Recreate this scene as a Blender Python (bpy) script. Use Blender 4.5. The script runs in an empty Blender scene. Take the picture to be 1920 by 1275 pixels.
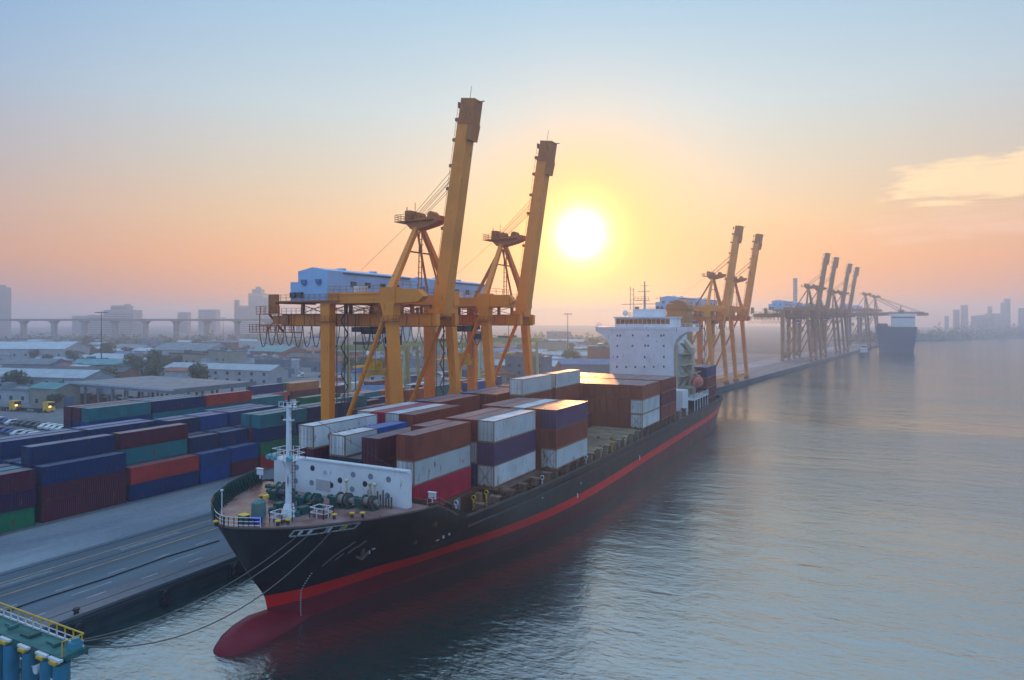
import bpy, math, random
from mathutils import Vector, Matrix
R = math.radians
random.seed(7)
S = bpy.context.scene
COL = S.collection

# ------------------------------------------------------------------ camera, sky, sun, exposure
cam_d = bpy.data.cameras.new('camera'); cam = bpy.data.objects.new('camera', cam_d); COL.objects.link(cam)
cam.location = (0, 0, 30.5); cam.rotation_euler = (R(90), 0, math.atan(680 / 1280))
cam_d.lens = 24; cam_d.sensor_width = 36; cam_d.shift_y = -0.0195
cam_d.clip_start = 0.5; cam_d.clip_end = 20000
S.camera = cam
SUN_EL, SUN_AZ = 7.1, -22.2          # degrees above horizon, degrees clockwise from +Y
sd = Vector((math.sin(R(SUN_AZ)) * math.cos(R(SUN_EL)), math.cos(R(SUN_AZ)) * math.cos(R(SUN_EL)), math.sin(R(SUN_EL))))
sun_d = bpy.data.lights.new('sun', 'SUN'); sun = bpy.data.objects.new('sun', sun_d); COL.objects.link(sun)
sun_d.energy = 2.6; sun_d.angle = R(0.6); sun_d.color = (1.0, 0.44, 0.13)
sun.rotation_euler = sd.to_track_quat('Z', 'Y').to_euler(); sun.location = sd * 300
S.view_settings.view_transform = 'Standard'; S.view_settings.look = 'None'
S.view_settings.exposure = 0.18; S.view_settings.gamma = 1.0
S.cycles.max_bounces = 6; S.cycles.diffuse_bounces = 2; S.cycles.glossy_bounces = 3
S.cycles.volume_bounces = 1; S.cycles.transmission_bounces = 2; S.cycles.caustics_reflective = False
S.cycles.use_denoising = True

def lin(r, g, b):
    f = lambda c: (c / 255 / 12.92) if c <= 10 else ((c / 255 + 0.055) / 1.055) ** 2.4
    return (f(r), f(g), f(b), 1.0)

W = bpy.data.worlds.new("World"); S.world = W; W.use_nodes = True
def build_world():
    nt = W.node_tree; N = nt.nodes; L = nt.links; N.clear()
    out = N.new('ShaderNodeOutputWorld')
    def inp(n, i, v):
        if hasattr(v, 'is_output') or isinstance(v, bpy.types.NodeSocket): L.new(v, n.inputs[i])
        elif v is not None: n.inputs[i].default_value = v
    def M(op, a, b=None, c=None, clamp=False):
        n = N.new('ShaderNodeMath'); n.operation = op; n.use_clamp = clamp
        inp(n, 0, a); inp(n, 1, b); inp(n, 2, c); return n.outputs[0]
    def V(op, a, b, o=0):
        n = N.new('ShaderNodeVectorMath'); n.operation = op; inp(n, 0, a); inp(n, 1, b); return n.outputs[o]
    def mix(fac, a, b, mode='MIX'):
        n = N.new('ShaderNodeMix'); n.data_type = 'RGBA'; n.blend_type = mode
        inp(n, 0, fac); inp(n, 6, a); inp(n, 7, b); return n.outputs[2]
    def ramp(fac, stops):
        n = N.new('ShaderNodeValToRGB'); cr = n.color_ramp
        while len(cr.elements) < len(stops): cr.elements.new(0.5)
        for e, (p, c) in zip(cr.elements, stops): e.position = p; e.color = lin(*c)
        L.new(fac, n.inputs[0]); return n.outputs[0]
    tc = N.new('ShaderNodeTexCoord')
    d = V('NORMALIZE', tc.outputs['Generated'], None)
    sep = N.new('ShaderNodeSeparateXYZ'); L.new(d, sep.inputs[0])
    z = M('MAXIMUM', sep.outputs[2], 0.0)
    sunward = ramp(z, [(0.0, (186, 118, 98)), (0.035, (220, 132, 80)), (0.08, (232, 152, 88)), (0.14, (222, 176, 126)), (0.2, (206, 186, 160)),
                       (0.29, (184, 194, 196)), (0.42, (150, 182, 204)), (0.6, (170, 205, 240)), (1.0, (165, 205, 245))])
    side = ramp(z, [(0.0, (84, 100, 152)), (0.035, (142, 116, 128)), (0.08, (174, 130, 112)), (0.15, (162, 142, 146)),
                    (0.27, (128, 152, 182)), (0.4, (92, 140, 192)), (0.6, (165, 203, 240)), (1.0, (165, 205, 245))])
    anti = ramp(z, [(0.0, (146, 166, 206)), (0.1, (152, 176, 216)), (0.3, (150, 186, 232)), (1.0, (165, 205, 245))])
    # azimuth distance from the sun
    flat = N.new('ShaderNodeCombineXYZ'); L.new(sep.outputs[0], flat.inputs[0]); L.new(sep.outputs[1], flat.inputs[1])
    fn = V('NORMALIZE', flat.outputs[0], None)
    ca = V('DOT_PRODUCT', fn, (math.sin(R(SUN_AZ)), math.cos(R(SUN_AZ)), 0), 1)
    f1 = N.new('ShaderNodeMapRange'); f1.interpolation_type = 'SMOOTHSTEP'; L.new(ca, f1.inputs[0])
    f1.inputs[1].default_value = 0.56; f1.inputs[2].default_value = 0.99
    f2 = N.new('ShaderNodeMapRange'); f2.interpolation_type = 'SMOOTHSTEP'; L.new(ca, f2.inputs[0])
    f2.inputs[1].default_value = -0.1; f2.inputs[2].default_value = 0.75
    base = mix(f2.outputs[0], anti, mix(f1.outputs[0], side, sunward))
    # clouds low on the right
    az = M('ARCTAN2', sep.outputs[0], sep.outputs[1])
    el = M('ARCSINE', sep.outputs[2])
    cv = N.new('ShaderNodeCombineXYZ'); inp(cv, 0, M('MULTIPLY', az, 5.0)); inp(cv, 1, M('MULTIPLY', el, 34.0))
    nz = N.new('ShaderNodeTexNoise'); nz.inputs['Scale'].default_value = 1.6; nz.inputs['Detail'].default_value = 7
    nz.inputs['Roughness'].default_value = 0.55; nz.inputs['Distortion'].default_value = 0.5; L.new(cv.outputs[0], nz.inputs['Vector']); nz.inputs['Scale'].default_value = 2.4; nz.inputs['Detail'].default_value = 9; nz.inputs['Roughness'].default_value = .62
    def band(v, c, w):   # smooth hump around c of half-width w
        return M('SUBTRACT', 1.0, M('POWER', M('MULTIPLY', M('ABSOLUTE', M('SUBTRACT', v, c)), 1.0 / w), 2.0))
    # main streak: azimuth +0.02..+0.35 rad, elevation about 12 degrees
    ce = M('ADD', 0.170, M('MULTIPLY', M('SUBTRACT', az, 0.1), 0.05))
    m1 = M('MULTIPLY', M('MAXIMUM', band(M('SUBTRACT', el, M('SUBTRACT', ce, 0.0)), 0.0, 0.036), 0.0),
           M('MAXIMUM', band(az, 0.165, 0.20), 0.0))
    c1 = M('MULTIPLY', M('SUBTRACT', M('ADD', nz.outputs[0], M('MULTIPLY', m1, 0.66)), 0.74), 5.0, None, True)
    c1 = M('MULTIPLY', c1, M('MINIMUM', M('MULTIPLY', m1, 4.0), 1.0))
    m2 = M('MULTIPLY', M('MAXIMUM', band(el, 0.118, 0.034), 0.0), M('MAXIMUM', band(az, 0.14, 0.24), 0.0))
    c2 = M('MULTIPLY', M('SUBTRACT', M('ADD', nz.outputs[0], M('MULTIPLY', m2, 0.45)), 0.72), 3.0, None, True)
    c2 = M('MULTIPLY', c2, M('MINIMUM', M('MULTIPLY', m2, 3.0), 1.0))
    base = mix(M('MULTIPLY', c2, 0.45), base, lin(240, 190, 165))
    base = mix(M('MULTIPLY', c1, 0.70), base, lin(255, 216, 160))
    # glow of the air round the sun
    dt = M('MAXIMUM', V('DOT_PRODUCT', d, tuple(sd), 1), 0.0)
    low = M('MULTIPLY', M('POWER', M('MAXIMUM', ca, 0.0), 45.0), M('MAXIMUM', M('SUBTRACT', 1.0, M('MULTIPLY', z, 6.0)), 0.0))
    base = mix(M('MULTIPLY', low, 0.75), base, lin(255, 150, 50))
    base = mix(M('MULTIPLY', M('POWER', dt, 130.0), 0.92), base, lin(248, 152, 36))
    col = base
    for pw, c, k in ((28, (1.0, 0.80, 0.46, 1), 0.11), (60, (1.0, 0.50, 0.06, 1), 0.10), (260, (1.0, 0.52, 0.02, 1), 0.28), (900, (1.0, 0.58, 0.05, 1), 0.9), (1500, (1.0, 0.86, 0.48, 1), 1.5), (3600, (1.0, 0.97, 0.9, 1), 2.4)):
        g = M('MULTIPLY', M('POWER', dt, float(pw)), k)
        col = mix(1.0, col, mix(1.0, c, g, 'MULTIPLY') if False else scale(N, L, c, g), 'ADD')
    bg = N.new('ShaderNodeBackground'); L.new(col, bg.inputs[0]); bg.inputs[1].default_value = 1.50
    sky = N.new('ShaderNodeTexSky'); sky.sky_type = 'NISHITA'; sky.sun_disc = False
    sky.sun_elevation = R(SUN_EL); sky.sun_rotation = R(SUN_AZ % 360); sky.dust_density = 0.4; sky.air_density = 1.0
    bg2 = N.new('ShaderNodeBackground'); L.new(sky.outputs[0], bg2.inputs[0]); bg2.inputs[1].default_value = 0.05
    ad = N.new('ShaderNodeMixShader'); ad.inputs[0].default_value = 0.28; L.new(bg.outputs[0], ad.inputs[1]); L.new(bg2.outputs[0], ad.inputs[2])
    L.new(ad.outputs[0], out.inputs[0])
def scale(N, L, c, g):
    n = N.new('ShaderNodeVectorMath'); n.operation = 'SCALE'; n.inputs[0].default_value = c[:3]; L.new(g, n.inputs['Scale']); return n.outputs[0]
build_world()

# ------------------------------------------------------------------ helpers
class MB:
    def __init__(s): s.v = []; s.f = []; s.m = []; s.mi = 0
    def add(s, vs, fs):
        o = len(s.v); s.v += [tuple(p) for p in vs]; s.f += [tuple(i + o for i in f) for f in fs]; s.m += [s.mi] * len(fs); return s
    def box(s, x0, x1, y0, y1, z0, z1):
        return s.add([(x0, y0, z0), (x1, y0, z0), (x1, y1, z0), (x0, y1, z0), (x0, y0, z1), (x1, y0, z1), (x1, y1, z1), (x0, y1, z1)],
                     [(0, 3, 2, 1), (4, 5, 6, 7), (0, 1, 5, 4), (1, 2, 6, 5), (2, 3, 7, 6), (3, 0, 4, 7)])
    def cbox(s, c, d): return s.box(c[0] - d[0] / 2, c[0] + d[0] / 2, c[1] - d[1] / 2, c[1] + d[1] / 2, c[2] - d[2] / 2, c[2] + d[2] / 2)
    def beam(s, p, q, w, h, w2=None, h2=None, side=None):
        p = Vector(p); q = Vector(q); d = (q - p).normalized()
        a = Vector(side) if side else (Vector((0, 0, 1)).cross(d) if abs(d.z) < .99 else Vector((1, 0, 0)))
        a = (a - d * a.dot(d)).normalized(); b = d.cross(a)
        w2 = w if w2 is None else w2; h2 = h if h2 is None else h2
        vs = []
        for c, ww, hh in ((p, w, h), (q, w2, h2)):
            for i, j in ((-1, -1), (1, -1), (1, 1), (-1, 1)): vs.append(c + a * (i * ww / 2) + b * (j * hh / 2))
        return s.add(vs, [(0, 3, 2, 1), (4, 5, 6, 7), (0, 1, 5, 4), (1, 2, 6, 5), (2, 3, 7, 6), (3, 0, 4, 7)])
    def tube(s, pts, r, n=6, r2=None):
        pts = [Vector(p) for p in pts]; rings = []; k = len(pts)
        for i, p in enumerate(pts):
            d = (pts[min(i + 1, k - 1)] - pts[max(i - 1, 0)]).normalized()
            a = (Vector((0, 0, 1)).cross(d) if abs(d.z) < .97 else Vector((1, 0, 0)).cross(d)).normalized(); b = d.cross(a)
            rr = r if r2 is None else r + (r2 - r) * i / (k - 1)
            rings.append([p + (a * math.cos(2 * math.pi * j / n) + b * math.sin(2 * math.pi * j / n)) * rr for j in range(n)])
        vs = [v for g in rings for v in g]
        fs = [(i * n + j, i * n + (j + 1) % n, (i + 1) * n + (j + 1) % n, (i + 1) * n + j) for i in range(k - 1) for j in range(n)]
        fs += [tuple(range(n - 1, -1, -1)), tuple(range((k - 1) * n, k * n))]
        return s.add(vs, fs)
    def cone(s, p, q, r1, r2, n=12): return s.tube([p, q], r1, n, r2)
    def quad(s, a, b, c, d): return s.add([a, b, c, d], [(0, 1, 2, 3)])
    def prism(s, poly, z0, z1):
        n = len(poly); vs = [(x, y, z0) for x, y in poly] + [(x, y, z1) for x, y in poly]
        return s.add(vs, [tuple(range(n - 1, -1, -1)), tuple(range(n, 2 * n))] + [(i, (i + 1) % n, n + (i + 1) % n, n + i) for i in range(n)])
    def ext(s, poly, axis, a0, a1):   # polygon in the two other axes, extruded along axis
        n = len(poly)
        def P(u, v, a): return (a, u, v) if axis == 'x' else (u, a, v)
        vs = [P(u, v, a0) for u, v in poly] + [P(u, v, a1) for u, v in poly]
        return s.add(vs, [tuple(range(n - 1, -1, -1)), tuple(range(n, 2 * n))] + [(i, (i + 1) % n, n + (i + 1) % n, n + i) for i in range(n)])
    def rail(s, pts, h=1.1, r=0.03, step=1.6, mid=2):
        for a, b in zip(pts[:-1], pts[1:]):
            a = Vector(a); b = Vector(b); n = max(1, round((b - a).length / step))
            for i in range(n + 1):
                p = a.lerp(b, i / n); s.beam(p, p + Vector((0, 0, h)), 2 * r, 2 * r)
            for k in range(1, mid + 1):
                o = Vector((0, 0, h * k / mid)); s.beam(a + o, b + o, 2 * r, 2 * r)
        return s
    def ellipsoid(s, c, r, nu=20, nv=12):
        vs = []; fs = []
        for j in range(nv + 1):
            t = math.pi * j / nv
            for i in range(nu):
                p = 2 * math.pi * i / nu
                vs.append((c[0] + r[0] * math.sin(t) * math.cos(p), c[1] + r[1] * math.cos(t), c[2] + r[2] * math.sin(t) * math.sin(p)))
        for j in range(nv):
            for i in range(nu): fs.append((j * nu + i, j * nu + (i + 1) % nu, (j + 1) * nu + (i + 1) % nu, (j + 1) * nu + i))
        return s.add(vs, fs)
    def mesh(s, name, mats, smooth=None, off=None):
        me = bpy.data.meshes.new(name)
        vs = s.v if off is None else [(x - off[0], y - off[1], z - off[2]) for x, y, z in s.v]
        me.from_pydata(vs, [], s.f)
        for m in (mats if isinstance(mats, (list, tuple)) else [mats]): me.materials.append(m)
        for p, i in zip(me.polygons, s.m): p.material_index = i
        me.validate()
        if smooth:
            me.polygons.foreach_set('use_smooth', [True] * len(me.polygons)); me.update(); me.set_sharp_from_angle(angle=R(smooth))
        me.update(); return me

def empty(name, loc=(0, 0, 0), rz=0.0, label=None, cat=None, group=None, sc=None):
    o = bpy.data.objects.new(name, None); COL.objects.link(o); o.location = loc; o.rotation_euler = (0, 0, rz)
    o.empty_display_size = 0.5
    if sc: o.scale = (sc, sc, sc) if not isinstance(sc, tuple) else sc
    tag(o, label, cat, group); return o
def tag(o, label=None, cat=None, group=None, kind=None):
    if label: o['label'] = label
    if cat: o['category'] = cat
    if group: o['group'] = group
    if kind: o['kind'] = kind
    return o
def part(name, mb, mat, parent=None, smooth=None, world=False):
    off = None
    if world:
        p = parent
        off = Vector(p.location)
        while p.parent: p = p.parent; off = off + Vector(p.location)
    o = bpy.data.objects.new(name, mb.mesh(name, mat, smooth, off)); COL.objects.link(o)
    if parent: o.parent = parent
    return o
def solo(name, mb, mat, loc, label, cat, group=None, smooth=None):
    o = part(name, mb, mat, None, smooth); o.location = loc; return tag(o, label, cat, group)
def structure(name, mb, mat, smooth=None): return tag(part(name, mb, mat, None, smooth), kind='structure')
def tree_copy(o, parent=None, top=True):
    c = o.copy(); COL.objects.link(c)
    if parent: c.parent = parent
    for ch in KIDS.get(o.name, None) or o.children:
        tree_copy(ch, c, False)
    return c
KIDS = {}
def cache_kids(o):
    KIDS[o.name] = list(o.children)
    for c in KIDS[o.name]: cache_kids(c)

_o = ['first', 'second', 'third', 'fourth', 'fifth', 'sixth', 'seventh', 'eighth', 'ninth', 'tenth', 'eleventh', 'twelfth', 'thirteenth', 'fourteenth', 'fifteenth', 'sixteenth', 'seventeenth', 'eighteenth', 'nineteenth']
ORD = list(_o)
for t_, th_ in (('twenty', 'twentieth'), ('thirty', 'thirtieth'), ('forty', 'fortieth'), ('fifty', 'fiftieth')):
    ORD += [th_] + [t_ + '-' + q for q in _o[:9]]

# ------------------------------------------------------------------ materials
def newmat(name):
    m = bpy.data.materials.new(name); m.use_nodes = True; nt = m.node_tree
    return m, nt, nt.nodes, nt.links, nt.nodes['Principled BSDF']
def paint(name, c, rough=0.5, dirt=0.25, dirtcol=None, scale=1.0, rust=0.0, metal=0.0, bump=0.0, streak=6.0, rand=0.06, spec=0.5):
    m, nt, N, L, B = newmat(name)
    tc = N.new('ShaderNodeTexCoord'); oi = N.new('ShaderNodeObjectInfo')
    mp = N.new('ShaderNodeVectorMath'); mp.operation = 'ADD'; L.new(tc.outputs['Object'], mp.inputs[0])
    k = N.new('ShaderNodeMath'); k.operation = 'MULTIPLY'; L.new(oi.outputs['Random'], k.inputs[0]); k.inputs[1].default_value = 170
    cb = N.new('ShaderNodeCombineXYZ'); L.new(k.outputs[0], cb.inputs[0]); L.new(k.outputs[0], cb.inputs[1]); L.new(cb.outputs[0], mp.inputs[1])
    sc = N.new('ShaderNodeVectorMath'); sc.operation = 'MULTIPLY'; L.new(mp.outputs[0], sc.inputs[0]); sc.inputs[1].default_value = (streak, streak, 1)
    n1 = N.new('ShaderNodeTexNoise'); n1.inputs['Scale'].default_value = 0.35 * scale; n1.inputs['Detail'].default_value = 5; L.new(mp.outputs[0], n1.inputs['Vector'])
    n2 = N.new('ShaderNodeTexNoise'); n2.inputs['Scale'].default_value = 0.5 * scale; n2.inputs['Detail'].default_value = 6; L.new(sc.outputs[0], n2.inputs['Vector'])
    c = (*c[:3], 1)
    dc = dirtcol or tuple(x * 0.5 + 0.008 for x in c[:3])
    def mr(src, a, b, lo=0, hi=1):
        r = N.new('ShaderNodeMapRange'); r.clamp = True; L.new(src, r.inputs[0])
        for i, v in enumerate((a, b, lo, hi)): r.inputs[i + 1].default_value = v
        return r.outputs[0]
    def mix(f, a, b):
        n = N.new('ShaderNodeMix'); n.data_type = 'RGBA'
        for i, v in ((0, f), (6, a), (7, b)):
            if isinstance(v, bpy.types.NodeSocket): L.new(v, n.inputs[i])
            else: n.inputs[i].default_value = v
        return n.outputs[2]
    hsv = N.new('ShaderNodeHueSaturation'); hsv.inputs['Color'].default_value = c
    L.new(mr(oi.outputs['Random'], 0, 1, 1 - rand * 3, 1 + rand * 3), hsv.inputs['Value'])
    L.new(mr(oi.outputs['Random'], 0, 1, 0.5 - rand * .12, 0.5 + rand * .12), hsv.inputs['Hue'])
    mul = N.new('ShaderNodeMath'); mul.operation = 'MULTIPLY'; L.new(mr(n1.outputs[0], .42, .68), mul.inputs[0]); mul.inputs[1].default_value = dirt
    col = mix(mul.outputs[0], hsv.outputs[0], (*dc[:3], 1))
    if rust > 0:
        col = mix(mr(n2.outputs[0], .66 - rust * .16, .74 - rust * .1, 0, .85), col, (.16, .055, .02, 1))
    L.new(col, B.inputs['Base Color'])
    L.new(mr(n1.outputs[0], .3, .7, rough * .8, min(1, rough * 1.25)), B.inputs['Roughness'])
    B.inputs['Metallic'].default_value = metal; B.inputs['Specular IOR Level'].default_value = spec
    if bump:
        bp = N.new('ShaderNodeBump'); bp.inputs['Strength'].default_value = bump; bp.inputs['Distance'].default_value = 0.03
        L.new(n2.outputs[0], bp.inputs['Height']); L.new(bp.outputs[0], B.inputs['Normal'])
    return m
CC = {  # container paints
 'brown': (.255, .050, .032), 'maroon': (.115, .012, .030), 'white': (.60, .62, .62), 'crimson': (.52, .008, .05),
 'purple': (.085, .045, .13), 'dark grey': (.045, .05, .07), 'bright blue': (.004, .11, .46), 'dark blue': (.000, .026, .12),
 'blue': (.000, .062, .25), 'teal': (.004, .20, .23), 'green': (.006, .18, .075), 'red orange': (.50, .045, .03), 'dark purple': (.050, .010, .055),
 'cream': (.55, .50, .40), 'orange': (.48, .13, .03), 'dark green': (.01, .085, .06)}
CM = {k: paint('paint_' + k.replace(' ', '_'), v, .38, .55 if k != 'white' else .4, rust=.24 if k == 'white' else .2, rand=.07, streak=3, spec=.5 if k == 'white' else .22) for k, v in CC.items()}
ROOFM = {k: paint('roof_' + k.replace(' ', '_'), tuple(a * .55 + b * .45 for a, b in zip(v, (.30, .29, .31))) if k != 'white' else (.66, .67, .68), .42, .5, tuple(a * .3 + .10 for a in v), 1.5, rust=.25, rand=.05, streak=2) for k, v in CC.items()}  # paler roof copies: dust plus sky reflection mixed into the colour
CF = {k: (CM[k] if k != 'white' else paint('frame_rust', (.34, .20, .13), .6, .5, rust=.5)) for k in CC}
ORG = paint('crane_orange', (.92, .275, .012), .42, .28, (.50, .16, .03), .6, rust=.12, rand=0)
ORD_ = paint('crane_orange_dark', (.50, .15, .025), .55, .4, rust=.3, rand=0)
STEEL = paint('dark_steel', (.07, .07, .08), .5, .4, rust=.2)
WHITE = paint('white_paint', (.72, .74, .76), .4, .25, (.45, .42, .38), rust=.14, rand=0)
WHITEC = paint('clean_white', (.80, .81, .84), .45, .4, (.55, .54, .53), rust=.12, rand=0)
BLUEW = paint('pale_blue_cladding', (.36, .55, .78), .4, .2, rand=0, streak=2)
DECKR = paint('deck_red', (.20, .070, .062), .30, .7, (.40, .28, .25), 1.6, rust=.3, bump=.2)
DECKB = paint('deck_brown', (.13, .055, .035), .6, .6, rust=.5)
HATCH = paint('hatch_beige', (.30, .25, .17), .6, .6, (.14, .08, .05), 1.5, rust=.35)
DGREEN = paint('winch_green', (.012, .085, .075), .45, .4, rust=.25)
YEL = paint('yellow_paint', (.80, .47, .02), .5, .3, rand=.02)
BLACK = paint('black_rubber', (.02, .02, .022), .6, .2)
GLASS = paint('dark_glass', (.02, .03, .045), .08, .1, spec=.9)
ROPE = paint('rope', (.14, .12, .11), .8, .3)
TEALP = paint('pile_blue', (.03, .22, .34), .45, .5, (.02, .10, .12), 1.5, rust=.25, rand=.03)
GRN2 = paint('platform_green', (.03, .17, .15), .6, .6, (.015, .05, .05), 2, rust=.3)
CONC = paint('concrete', (.26, .27, .28), .85, .6, (.13, .13, .14), .5, rand=.05)
LIFE = paint('lifeboat_orange', (.50, .07, .035), .4, .2)
CREAM = paint('cream_paint', (.58, .50, .36), .5, .3, rust=.1)
BUFF = paint('funnel_buff', (.48, .22, .07), .5, .3)
PALEY = paint('pale_yellow_steel', (.42, .38, .14), .5, .3, rust=.1)
TYRE = BLACK
def lampmat(name, c, s):
    m, nt, N, L, B = newmat(name); B.inputs['Base Color'].default_value = (*c, 1)
    B.inputs['Emission Color'].default_value = (*c, 1); B.inputs['Emission Strength'].default_value = s; return m
HEAD = lampmat('lamp_glow', (1, .45, .12), 5.0)

def hull_mat():
    m, nt, N, L, B = newmat('hull_paint')
    tc = N.new('ShaderNodeTexCoord'); sp = N.new('ShaderNodeSeparateXYZ'); L.new(tc.outputs['Object'], sp.inputs[0])
    def M(op, a, b, clamp=False):
        n = N.new('ShaderNodeMath'); n.operation = op; n.use_clamp = clamp
        for i, v in enumerate((a, b)):
            if isinstance(v, bpy.types.NodeSocket): L.new(v, n.inputs[i])
            else: n.inputs[i].default_value = v
        return n.outputs[0]
    def mix(f, a, b):
        n = N.new('ShaderNodeMix'); n.data_type = 'RGBA'
        for i, v in ((0, f), (6, a), (7, b)):
            if isinstance(v, bpy.types.NodeSocket): L.new(v, n.inputs[i])
            else: n.inputs[i].default_value = v
        return n.outputs[2]
    zt = M('SUBTRACT', sp.outputs[2], M('MULTIPLY', sp.outputs[1], .0085))
    n1 = N.new('ShaderNodeTexNoise'); n1.inputs['Scale'].default_value = .3; n1.inputs['Detail'].default_value = 8; L.new(tc.outputs['Object'], n1.inputs['Vector'])
    sc = N.new('ShaderNodeVectorMath'); sc.operation = 'MULTIPLY'; L.new(tc.outputs['Object'], sc.inputs[0]); sc.inputs[1].default_value = (2, 2, .12)
    n2 = N.new('ShaderNodeTexNoise'); n2.inputs['Scale'].default_value = .9; n2.inputs['Detail'].default_value = 6; L.new(sc.outputs[0], n2.inputs['Vector'])
    zt2 = M('ADD', zt, M('MULTIPLY', n1.outputs[0], .06))
    red = M('MULTIPLY', M('SUBTRACT', zt2, 2.17), 30, True); blk = M('MULTIPLY', M('SUBTRACT', zt2, 3.50), 40, True)
    wear = M('MULTIPLY', M('SUBTRACT', n2.outputs[0], .55), 3.2, True); w1 = M('MULTIPLY', M('SUBTRACT', n1.outputs[0], .5), 3, True)
    anti = mix(w1, (.085, .006, .012, 1), (.13, .014, .022, 1))
    bow_lit = M('MULTIPLY', M('SUBTRACT', 34.0, sp.outputs[1]), .045, True)  # bottom paint brighter by the bow: light on the up-facing bulb put into colour
    anti = mix(bow_lit, anti, mix(w1, (.22, .010, .022, 1), (.27, .020, .034, 1)))
    rd = mix(wear, (.80, .010, .010, 1), (.62, .012, .018, 1))
    bk = mix(wear, (.006, .006, .009, 1), (.020, .019, .022, 1)); 
    bk = mix(M('MULTIPLY', w1, .3), bk, (.05, .05, .055, 1))
    c = mix(blk, mix(red, anti, rd), bk); L.new(c, B.inputs['Base Color'])
    L.new(M('ADD', .26, M('MULTIPLY', n1.outputs[0], .25)), B.inputs['Roughness']); B.inputs['Specular IOR Level'].default_value = .22
    # shell plating: faint horizontal and vertical seams
    br = N.new('ShaderNodeTexBrick'); br.inputs['Scale'].default_value = 1; br.inputs['Brick Width'].default_value = 9; br.inputs['Row Height'].default_value = 2.2
    br.inputs['Mortar Size'].default_value = .04; br.inputs['Color1'].default_value = (1, 1, 1, 1); br.inputs['Color2'].default_value = (.9, .9, .9, 1); br.inputs['Mortar'].default_value = (.3, .3, .3, 1)
    cb = N.new('ShaderNodeCombineXYZ'); L.new(sp.outputs[1], cb.inputs[0]); L.new(sp.outputs[2], cb.inputs[1]); L.new(cb.outputs[0], br.inputs['Vector'])
    bp = N.new('ShaderNodeBump'); bp.inputs['Strength'].default_value = .35; bp.inputs['Distance'].default_value = .03; L.new(br.outputs[0], bp.inputs['Height'])
    bp2 = N.new('ShaderNodeBump'); bp2.inputs['Strength'].default_value = .45; bp2.inputs['Distance'].default_value = .14; L.new(n1.outputs[0], bp2.inputs['Height']); L.new(bp.outputs[0], bp2.inputs['Normal'])
    L.new(bp2.outputs[0], B.inputs['Normal']); return m
HULL = hull_mat()

def water_mat():
    m, nt, N, L, B = newmat('river_water')
    tc = N.new('ShaderNodeTexCoord')
    def noise(sx, sy, rot, sc, det, rough=.5, dist=0.0):
        mp = N.new('ShaderNodeMapping'); mp.inputs['Scale'].default_value = (sx, sy, 1); mp.inputs['Rotation'].default_value = (0, 0, R(rot)); L.new(tc.outputs['Object'], mp.inputs[0])
        n = N.new('ShaderNodeTexNoise'); n.inputs['Scale'].default_value = sc; n.inputs['Detail'].default_value = det; n.inputs['Roughness'].default_value = rough
        n.inputs['Distortion'].default_value = dist; L.new(mp.outputs[0], n.inputs['Vector']); return n.outputs[0]
    a = noise(.55, 1, -25, .35, 3, .5, .4); b = noise(.55, 1, -10, 1.5, 5, .6, .3); c = noise(1, 1, 0, 0.02, 3)
    B.inputs['Base Color'].default_value = (.040, .092, .098, 1)
    mx = N.new('ShaderNodeMix'); mx.data_type = 'RGBA'; L.new(c, mx.inputs[0]); WP = N.new('ShaderNodeMapRange'); L.new(noise(.35, 1, -30, .018, 4, .6, .8), WP.inputs[0]); WP.inputs[1].default_value = .38; WP.inputs[2].default_value = .62; WP.inputs[3].default_value = .35; WP.inputs[4].default_value = 1.0; mx.inputs[6].default_value = (.008, .034, .031, 1); mx.inputs[7].default_value = (.018, .050, .043, 1)
    L.new(mx.outputs[2], B.inputs['Base Color'])
    B.inputs['Roughness'].default_value = .06; B.inputs['IOR'].default_value = 6.0; B.inputs['Specular IOR Level'].default_value = .5; B.inputs['Specular Tint'].default_value = (.94, .95, .91, 1)
    b1 = N.new('ShaderNodeBump'); b1.inputs['Strength'].default_value = .9; b1.inputs['Distance'].default_value = .19; L.new(a, b1.inputs['Height'])
    b2 = N.new('ShaderNodeBump'); b2.inputs['Strength'].default_value = .9; b2.inputs['Distance'].default_value = .16; L.new(b, b2.inputs['Height']); L.new(WP.outputs[0], b2.inputs['Strength']); L.new(b1.outputs[0], b2.inputs['Normal'])
    b0 = N.new('ShaderNodeBump'); b0.inputs['Strength'].default_value = .9; b0.inputs['Distance'].default_value = .20; L.new(noise(.45, 1, -18, .13, 2, .5, .3), b0.inputs['Height']); L.new(b0.outputs[0], b1.inputs['Normal'])
    L.new(b2.outputs[0], B.inputs['Normal']); return m
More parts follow.
